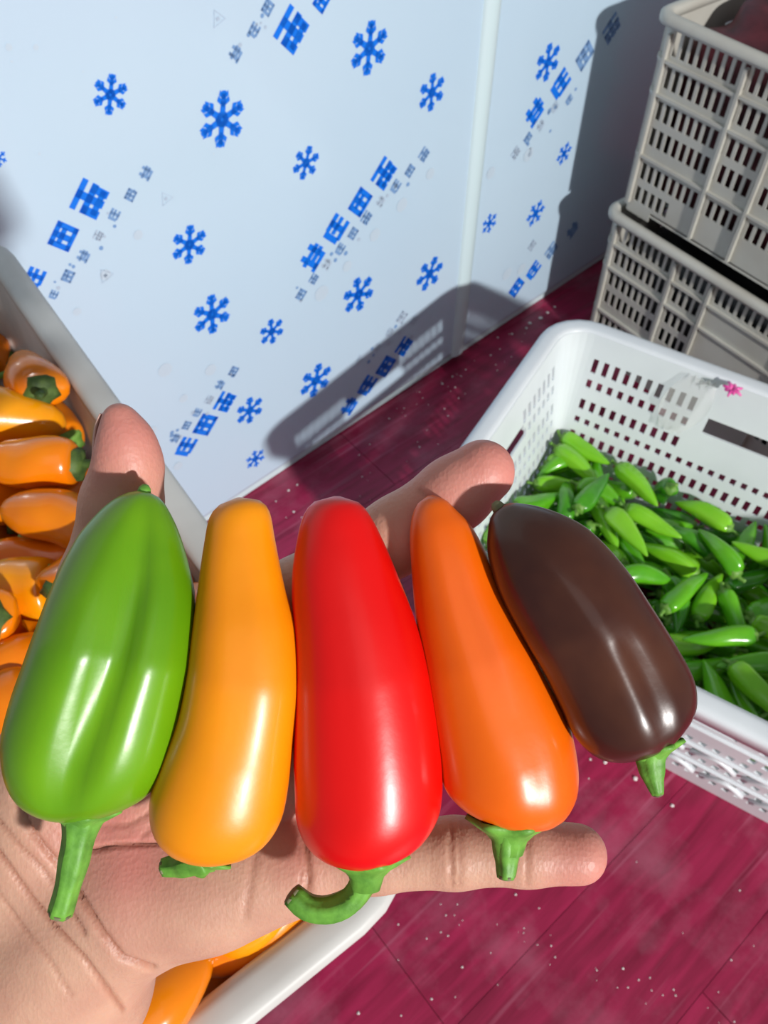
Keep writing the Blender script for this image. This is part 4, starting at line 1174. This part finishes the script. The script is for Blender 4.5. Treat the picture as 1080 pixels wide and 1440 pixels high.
def hero(name, label, mat, sl, depth, flat, dents, lobe, stem_px, cal_w, cal_dir=None, cal_flop=.0, tip_nub=False, dimple=.25, ns=48, nr=64):
    """sl: (u, v, half width) from the pointed tip to the stem end, seen square-on"""
    A = catmull([(u, v, w) for u, v, w in sl], nr)
    A[:, 2] = np.maximum(A[:, 2], 1)
    d = np.asarray(depth) if hasattr(depth, '__len__') else np.array([depth, depth])
    D = np.interp(np.linspace(0, 1, nr), np.linspace(0, 1, len(d)), d)
    C = np.array([CP(A[i, 0], A[i, 1], D[i]) for i in range(nr)]); Rm = A[:, 2] * D / PX
    # steady direction of the long axis, lightly smoothed
    T = np.gradient(C, axis=0); ker = 9
    pad = np.pad(T, ((ker, ker), (0, 0)), 'edge'); T = np.array([pad[i:i + 2 * ker + 1].mean(0) for i in range(nr)]); T /= np.linalg.norm(T, axis=1)[:, None]
    base = C[nr // 2]
    root = empty(name, W3(base))
    vs = []
    def ring(c, t, r, tt, k=1.0):
        zax = np.array([0, 0, 1.0]); side = np.cross(zax, t); side /= np.linalg.norm(side); dp = np.cross(t, side)
        for i in range(ns):
            th = 2 * math.pi * i / ns
            x, y = math.cos(th), math.sin(th)
            m = 1 + lobe[1] * math.cos(lobe[0] * th + lobe[2]) * (.35 + .65 * abs(y)) * min(1, tt * 3)
            off = 0
            for (x0, x1, wd, dp_, t0, t1) in dents:     # grooves along the pepper on the side towards the viewer
                if y > 0 and t0 <= tt <= t1:
                    u_ = (tt - t0) / (t1 - t0); xc = x0 + (x1 - x0) * u_
                    off += dp_ * math.exp(-((x - xc) / wd) ** 2) * math.sin(math.pi * u_) ** .6
            p = c + side * x * r * m * k + dp * (y * r * flat * m * k - off * r * k * (y > 0))
            vs.append(W3(p) - W3(base))
    for i in range(nr): ring(C[i], T[i], Rm[i], i / (nr - 1))
    te = T[-1]; ce = C[-1]; re = Rm[-1]
    for q, (k, dz) in enumerate(((.8, .0), (.55, -.12), (.3, -.25), (.08, -.3))):
        ring(ce + te * dz * re * dimple * 4, te, re * k, 1)
    n = len(vs) // ns; fs = []
    for j in range(n - 1):
        for i in range(ns): fs.append((j*ns+i, j*ns+(i+1) % ns, (j+1)*ns+(i+1) % ns, (j+1)*ns+i))
    fs.append(tuple(range(ns))[::-1]); fs.append(tuple((n-1)*ns + i for i in range(ns)))
    body = mesh_obj('body', vs, fs, mat, root); fix_normals(body)
    # stem path
    sp = catmull([(u, v, w, dd) for (u, v, w, dd) in stem_px], 18)
    SP = [CP(a[0], a[1], a[3]) for a in sp]; SR = [a[2] * a[3] / PX for a in sp]
    tv, tf = tube([W3(p) - W3(base) for p in SP], SR, 18, True, lambda k, i: .12 * math.cos(6 * 2 * math.pi * k) + .03 * math.sin(i * .9))
    st = mesh_obj('stem', tv, tf, M_cal, root); fix_normals(st)
    # cut end of the stem
    pe = Vector(W3(SP[-1]) - W3(base)); pd = (Vector(W3(SP[-1])) - Vector(W3(SP[-2]))).normalized()
    cv, cf = tube([pe - pd * .0006, pe + pd * .0002, pe + pd * .0005], [SR[-1] * 1.05, SR[-1] * .95, SR[-1] * .5], 14)
    mesh_obj('stem_cut', cv, cf, M_cut, st)
    # calyx: a wavy-edged cap over the shoulder
    t0 = np.array(cal_dir if cal_dir is not None else te, float); t0 /= np.linalg.norm(t0)
    o0 = CP(*stem_px[0][:2], stem_px[0][3]); cw = cal_w * stem_px[0][3] / PX
    side = np.cross(t0, [0, 0, 1.0]); side /= np.linalg.norm(side); dp = np.cross(side, t0)
    vs, fs = [], []; nc = 48
    q = random.Random(len(name))
    jag = [q.uniform(-.12, .12) for _ in range(nc)]
    for (k, z, wv) in ((1.0, -.12, .10), (1.02, .0, .14), (.84, .14, .10), (.62, .28, .05), (.46, .46, .02), (.36, .8, .0)):
        for i in range(nc):
            th = 2 * math.pi * i / nc
            m = k * (1 + wv * math.cos(6 * th + 1) + jag[i] * wv * 2)
            zz = z + (-.10 * math.cos(6 * th + 1) * wv * 8 * .3 if k > .7 else 0)
            p = o0 + side * math.cos(th) * m * cw + dp * math.sin(th) * m * cw * flat + t0 * zz * cw
            vs.append(W3(p) - W3(base))
    for j in range(5):
        for i in range(nc): fs.append((j*nc+i, j*nc+(i+1) % nc, (j+1)*nc+(i+1) % nc, (j+1)*nc+i))
    ca = mesh_obj('calyx', vs, fs, M_cal, root); fix_normals(ca)
    so = ca.modifiers.new('t', 'SOLIDIFY'); so.thickness = .0006; so.offset = -1
    tag(root, label, 'pepper', 'five coloured peppers in a row on the hand')
    if tip_nub:
        tp = C[0]; tv, tf = tube([W3(tp + T[0] * .001) - W3(base), W3(tp - T[0] * .0006) - W3(base), W3(tp - T[0] * .0014) - W3(base)], [.0018, .0014, .0007], 8)
        mesh_obj('tip_nub', tv, tf, M_cal if tip_nub == 1 else M_cut, root)
    return root

hero('green_pepper', 'large glossy green pepper at the left end of the row on the hand', M_green,
     [(203,690,4),(203,693,14),(201,700,27),(197,712,40),(192,735,57),(185,770,76),(176,830,97),(160,910,110),(147,960,114),(134,1010,118),(124,1050,117),(118,1085,108),(116,1112,92),(116,1130,68),(117,1140,44)],
     (.175, .1675, .170), .84, [(.42, .02, .24, .30, .0, 1.0)], (3, .025, .6),
     [(118,1138,30,.168),(112,1170,22,.1675),(104,1210,19,.167),(93,1255,16,.167),(84,1286,15.5,.167)], .46 * 110, (-.05, -1, .05), tip_nub=1)
hero('yellow_pepper', 'curved yellow pepper with a short broken stem, second from the left on the hand', M_yel,
     [(335,700,4),(336,703,18),(337,710,32),(337,724,42),(337,760,49),(339,830,61),(343,890,73),(341,960,79),(332,1020,82),(318,1080,90),(305,1130,93),(297,1165,84),(294,1186,67),(293,1199,44),(293,1205,22)],
     (.1745, .169, .171), .88, [(.1, .1, .3, .05, .1, .7)], (3, .02, 0),
     [(290,1203,24,.1715),(270,1211,20,.172),(250,1216,16,.1735),(231,1219,12,.1745)], 34, (-.45, -.9, .1))
hero('red_pepper', 'bright red pepper with a curled stem in the middle of the row on the hand', M_red,
     [(474,698,5),(474,701,20),(473,708,34),(473,722,45),(475,745,55),(481,800,71),(500,900,89),(510,980,98),(516,1060,104),(518,1110,104),(517,1145,101),(516,1172,90),(517,1190,74),(519,1202,52),(520,1207,30)],
     (.1745, .1715, .173), .84, [(-.1, -.25, .25, .04, .1, .9)], (3, .03, 1.2),
     [(515,1206,30,.171),(514,1226,19,.1715),(508,1247,18,.172),(490,1268,18,.1725),(460,1279,18,.173),(432,1275,17,.1735),(410,1257,15,.174)], 54, (.0, -1, .1))
hero('orange_pepper', 'orange pepper tapering to a bent tip, second from the right on the hand', M_org,
     [(604,697,4),(604,701,13),(606,708,22),(609,722,31),(618,746,43),(631,790,54),(646,850,64),(664,905,74),(688,980,87),(706,1035,95),(716,1080,96),(721,1112,91),(723,1135,77),(723,1148,60),(721,1154,34)],
     (.1765, .1740, .1745), .84, [(.0, .15, .2, .07, .1, .8), (.5, .2, .2, .05, .5, 1)], (3, .025, 2),
     [(716,1156,36,.1725),(714,1178,23,.172),(713,1205,17,.172),(712,1234,12,.1715)], 54, (-.02, -1, .1))
hero('brown_pepper', 'dark chocolate-brown pepper at the right end of the row on the hand', M_brn,
     [(700,713,4),(703,717,16),(709,725,28),(722,742,47),(745,768,66),(768,795,78),(805,845,86),(840,900,88),(868,950,91),(888,990,92),(902,1020,82),(909,1036,66),(914,1046,44),(917,1051,22)],
     (.172, .1675, .169), .86, [(-.05, 0, .16, -.05, .1, .9), (.25, .1, .2, .14, .55, 1.0), (.5, .6, .2, .06, .6, 1)], (4, .02, .5),
     [(912,1048,30,.1665),(914,1066,22,.166),(918,1090,16,.1655),(925,1117,8,.165)], 44, (.12, -1, .1), tip_nub=2)

# ---------------------------------------------------------------- things in the upper crate, tag, bag, crumbs
def lump(name, c, size, mat, seed, rz=0, amp=.18, n=24, sq=.7):
    q = random.Random(seed); ph = [(q.uniform(1.5, 5), q.uniform(1.5, 5), q.uniform(0, 6)) for _ in range(7)]
    vs, fs = [], []
    for i in range(n + 1):
        a = math.pi * i / n
        for j in range(2 * n):
            b = math.pi * j / n
            x, y, z = math.sin(a) * math.cos(b), math.sin(a) * math.sin(b), math.cos(a)
            m = 1 + amp * sum(math.sin(p * x * 2 + s * y * 2 + o + 2 * z) for p, s, o in ph) / 4
            e = lambda t: math.copysign(abs(t) ** sq, t)
            vs.append((e(x) * size[0] * m, e(y) * size[1] * m, e(z) * size[2] * m))
    for i in range(n):
        for j in range(2 * n): fs.append((i*2*n+j, i*2*n+(j+1) % (2*n), (i+1)*2*n+(j+1) % (2*n), (i+1)*2*n+j))
    o = mesh_obj(name, vs, fs, mat); o.location = c; o.rotation_euler = (0, 0, rz); fix_normals(o)
    return o
M_cloth = material('dark_red_cloth', (.03, .003, .006), .6, .4, var=(.11, .014, .022), scale=25, bump=.4, bump_scale=60)
M_tan = material('brown_paper', (.33, .13, .03), .45, .5, var=(.42, .18, .05), scale=20, bump=.3, bump_scale=50)
uc = Vector((GCEN.x, GCEN.y, .2865))
c = uc - GD * .138 + GI * .0; c.z = .2865 + .0125 + .132
tag(lump('cloth_bundle', c, (.140, .172, .135), M_cloth, 3, GA, .10, 24, .4), 'crumpled dark red cloth bundle inside the top crate of the stack', 'cloth')
c = uc + GD * .14 + GI * .0; c.z = .2865 + .0125 + .132
tag(lump('paper_bag', c, (.118, .170, .135), M_tan, 8, GA, .10, 24, .4), 'brown paper bag beside the dark red cloth inside the top crate', 'bag')

M_filler = material('black_filler', (.012, .012, .014), .45, .5, bump=.4, bump_scale=40)  # added dark filling, stands in for the shade behind the bottom crate's slots
c = Vector((GCEN.x, GCEN.y, .0125 + .115))
tag(lump('filler', c, (.268, .180, .115), M_filler, 4, GA, .03, 24, .3), 'added black sack filling the bottom crate of the stack', 'filler')

# pink tag tied to the rim of the white crate, and a scrap of clear bag beside it
M_pink = material('pink_ribbon', (.80, .05, .36), .5, var=(.88, .20, .50), scale=90)
tagp = at_height(1030, 548, .305)
q = random.Random(5); mb = MB()
for i in range(11):
    a = i * 2.4 + q.uniform(-.3, .3); l = q.uniform(.008, .014)
    P = [Vector((0, 0, .001)), Vector((math.cos(a) * l * .5, math.sin(a) * l * .5, .006)), Vector((math.cos(a) * l, math.sin(a) * l, .004 + q.uniform(-.002, .003)))]
    v_, f_ = tube(P, [.0022, .0028, .0012], 6, True); mb.add(v_, f_)
o = mb.build('ribbon_bow', M_pink, None, True, tagp); o.location.z = .3004
tag(o, 'small bright pink ribbon bow tied on the rim of the white crate', 'ribbon')
M_film = material('clear_film', (.85, .84, .82), .3, .5, alpha=.28, coat=.4)
def wall_in(s, z):                             # inner face of the white crate's back wall
    return WN * (.867 - .022 - .004 - .048 * (1 - z / .3)) + WD * s + Vector((0, 0, z))
vs, fs = [], []; q = random.Random(9)
for i in range(9):
    for j in range(11):
        t, r_ = i / 8, j / 10
        wd = .022 + .016 * math.sin(math.pi * r_)
        s = -.020 + (t - .5) * 2 * wd * .8 - .012 * r_; z = .297 - .095 * r_ * (1 - .15 * abs(t - .5))
        p = wall_in(s, z) - WN * (.005 + .006 * math.sin(4 * math.pi * t + r_ * 3) ** 2 + q.uniform(0, .0015))
        vs.append(p - tagp)
for i in range(8):
    for j in range(10): fs.append((i*11+j, (i+1)*11+j, (i+1)*11+j+1, i*11+j+1))
o = mesh_obj('plastic_bag', vs, fs, M_film, None, True, tagp)
tag(o, 'scrap of clear plastic bag hanging inside the white crate below the pink bow', 'bag')

M_crumb = material('crumb_white', (.80, .74, .72), .8)
mb = MB(); q = random.Random(21)
spots = [(945,1133,7),(893,1095,9),(851,1072,8),(830,1068,5),(725,1258,4),(758,1277,3),(876,1362,4),(775,1330,3),(650,1360,4),(898,1378,3),(914,1375,3),(504,1425,5),(607,1405,4),(564,1428,3),(828,1095,3),(812,1165,3),
         (413,720,5),(406,690,5),(418,682,4),(388,705,3),(520,625,3),(505,640,3),(590,629,4),(625,575,3),(690,500,4),(720,470,5),(745,455,7),(760,448,8),(740,462,5),(770,440,6),(700,475,4),(640,545,4),(622,540,5),(636,530,4),(655,520,3),(575,855,4),(630,585,3),(645,560,3),(780,432,5),
         (620,1311,3),(630,1316,3),(690,1340,2),(1028,1350,3),(1040,1252,3),(960,1312,2),(740,1225,2),(895,1212,2),(560,1300,3),(627,1287,3),(640,1402,2),(600,1320,3),(560,1350,2),(1060,1330,2),(1010,1395,2),(950,1400,3),(700,1385,2)]
for (u0, v0, u1, v1, n_) in [(540,560,760,450,30),(400,740,640,560,12),(600,1250,1070,1430,26)]:
    for k in range(n_):
        t = q.random(); spots.append((u0 + (u1 - u0) * t + q.uniform(-25, 25), v0 + (v1 - v0) * t + q.uniform(4, 40), q.uniform(1.2, 3)))
for (u, v, w_) in spots:
    p = at_height(u, v, 0)
    if p.dot(FZ_N) > FZ_O - .006: continue
    r = .72 * w_ * (p - EYE).length / PX * .5
    vv, ff = [], []
    for i in range(4):
        a = [(.9, .1), (1.0, .45), (.6, .85), (.1, 1)][i]
        for j in range(6):
            th = j * math.pi / 3 + .3 * i; k = r * a[0] * q.uniform(.8, 1.15)
            vv.append(p + Vector((k * math.cos(th), k * math.sin(th), a[1] * r * .9)))
    for i in range(3):
        for j in range(6): ff.append((i*6+j, i*6+(j+1) % 6, (i+1)*6+(j+1) % 6, (i+1)*6+j))
    ff.append((0, 5, 4, 3, 2, 1)); ff.append((18, 19, 20, 21, 22, 23)); mb.add(vv, ff)
o = mb.build('white_crumbs', M_crumb, None, False)
tag(o, 'white crumbs scattered over the dark red floor', 'crumbs', kind='stuff')
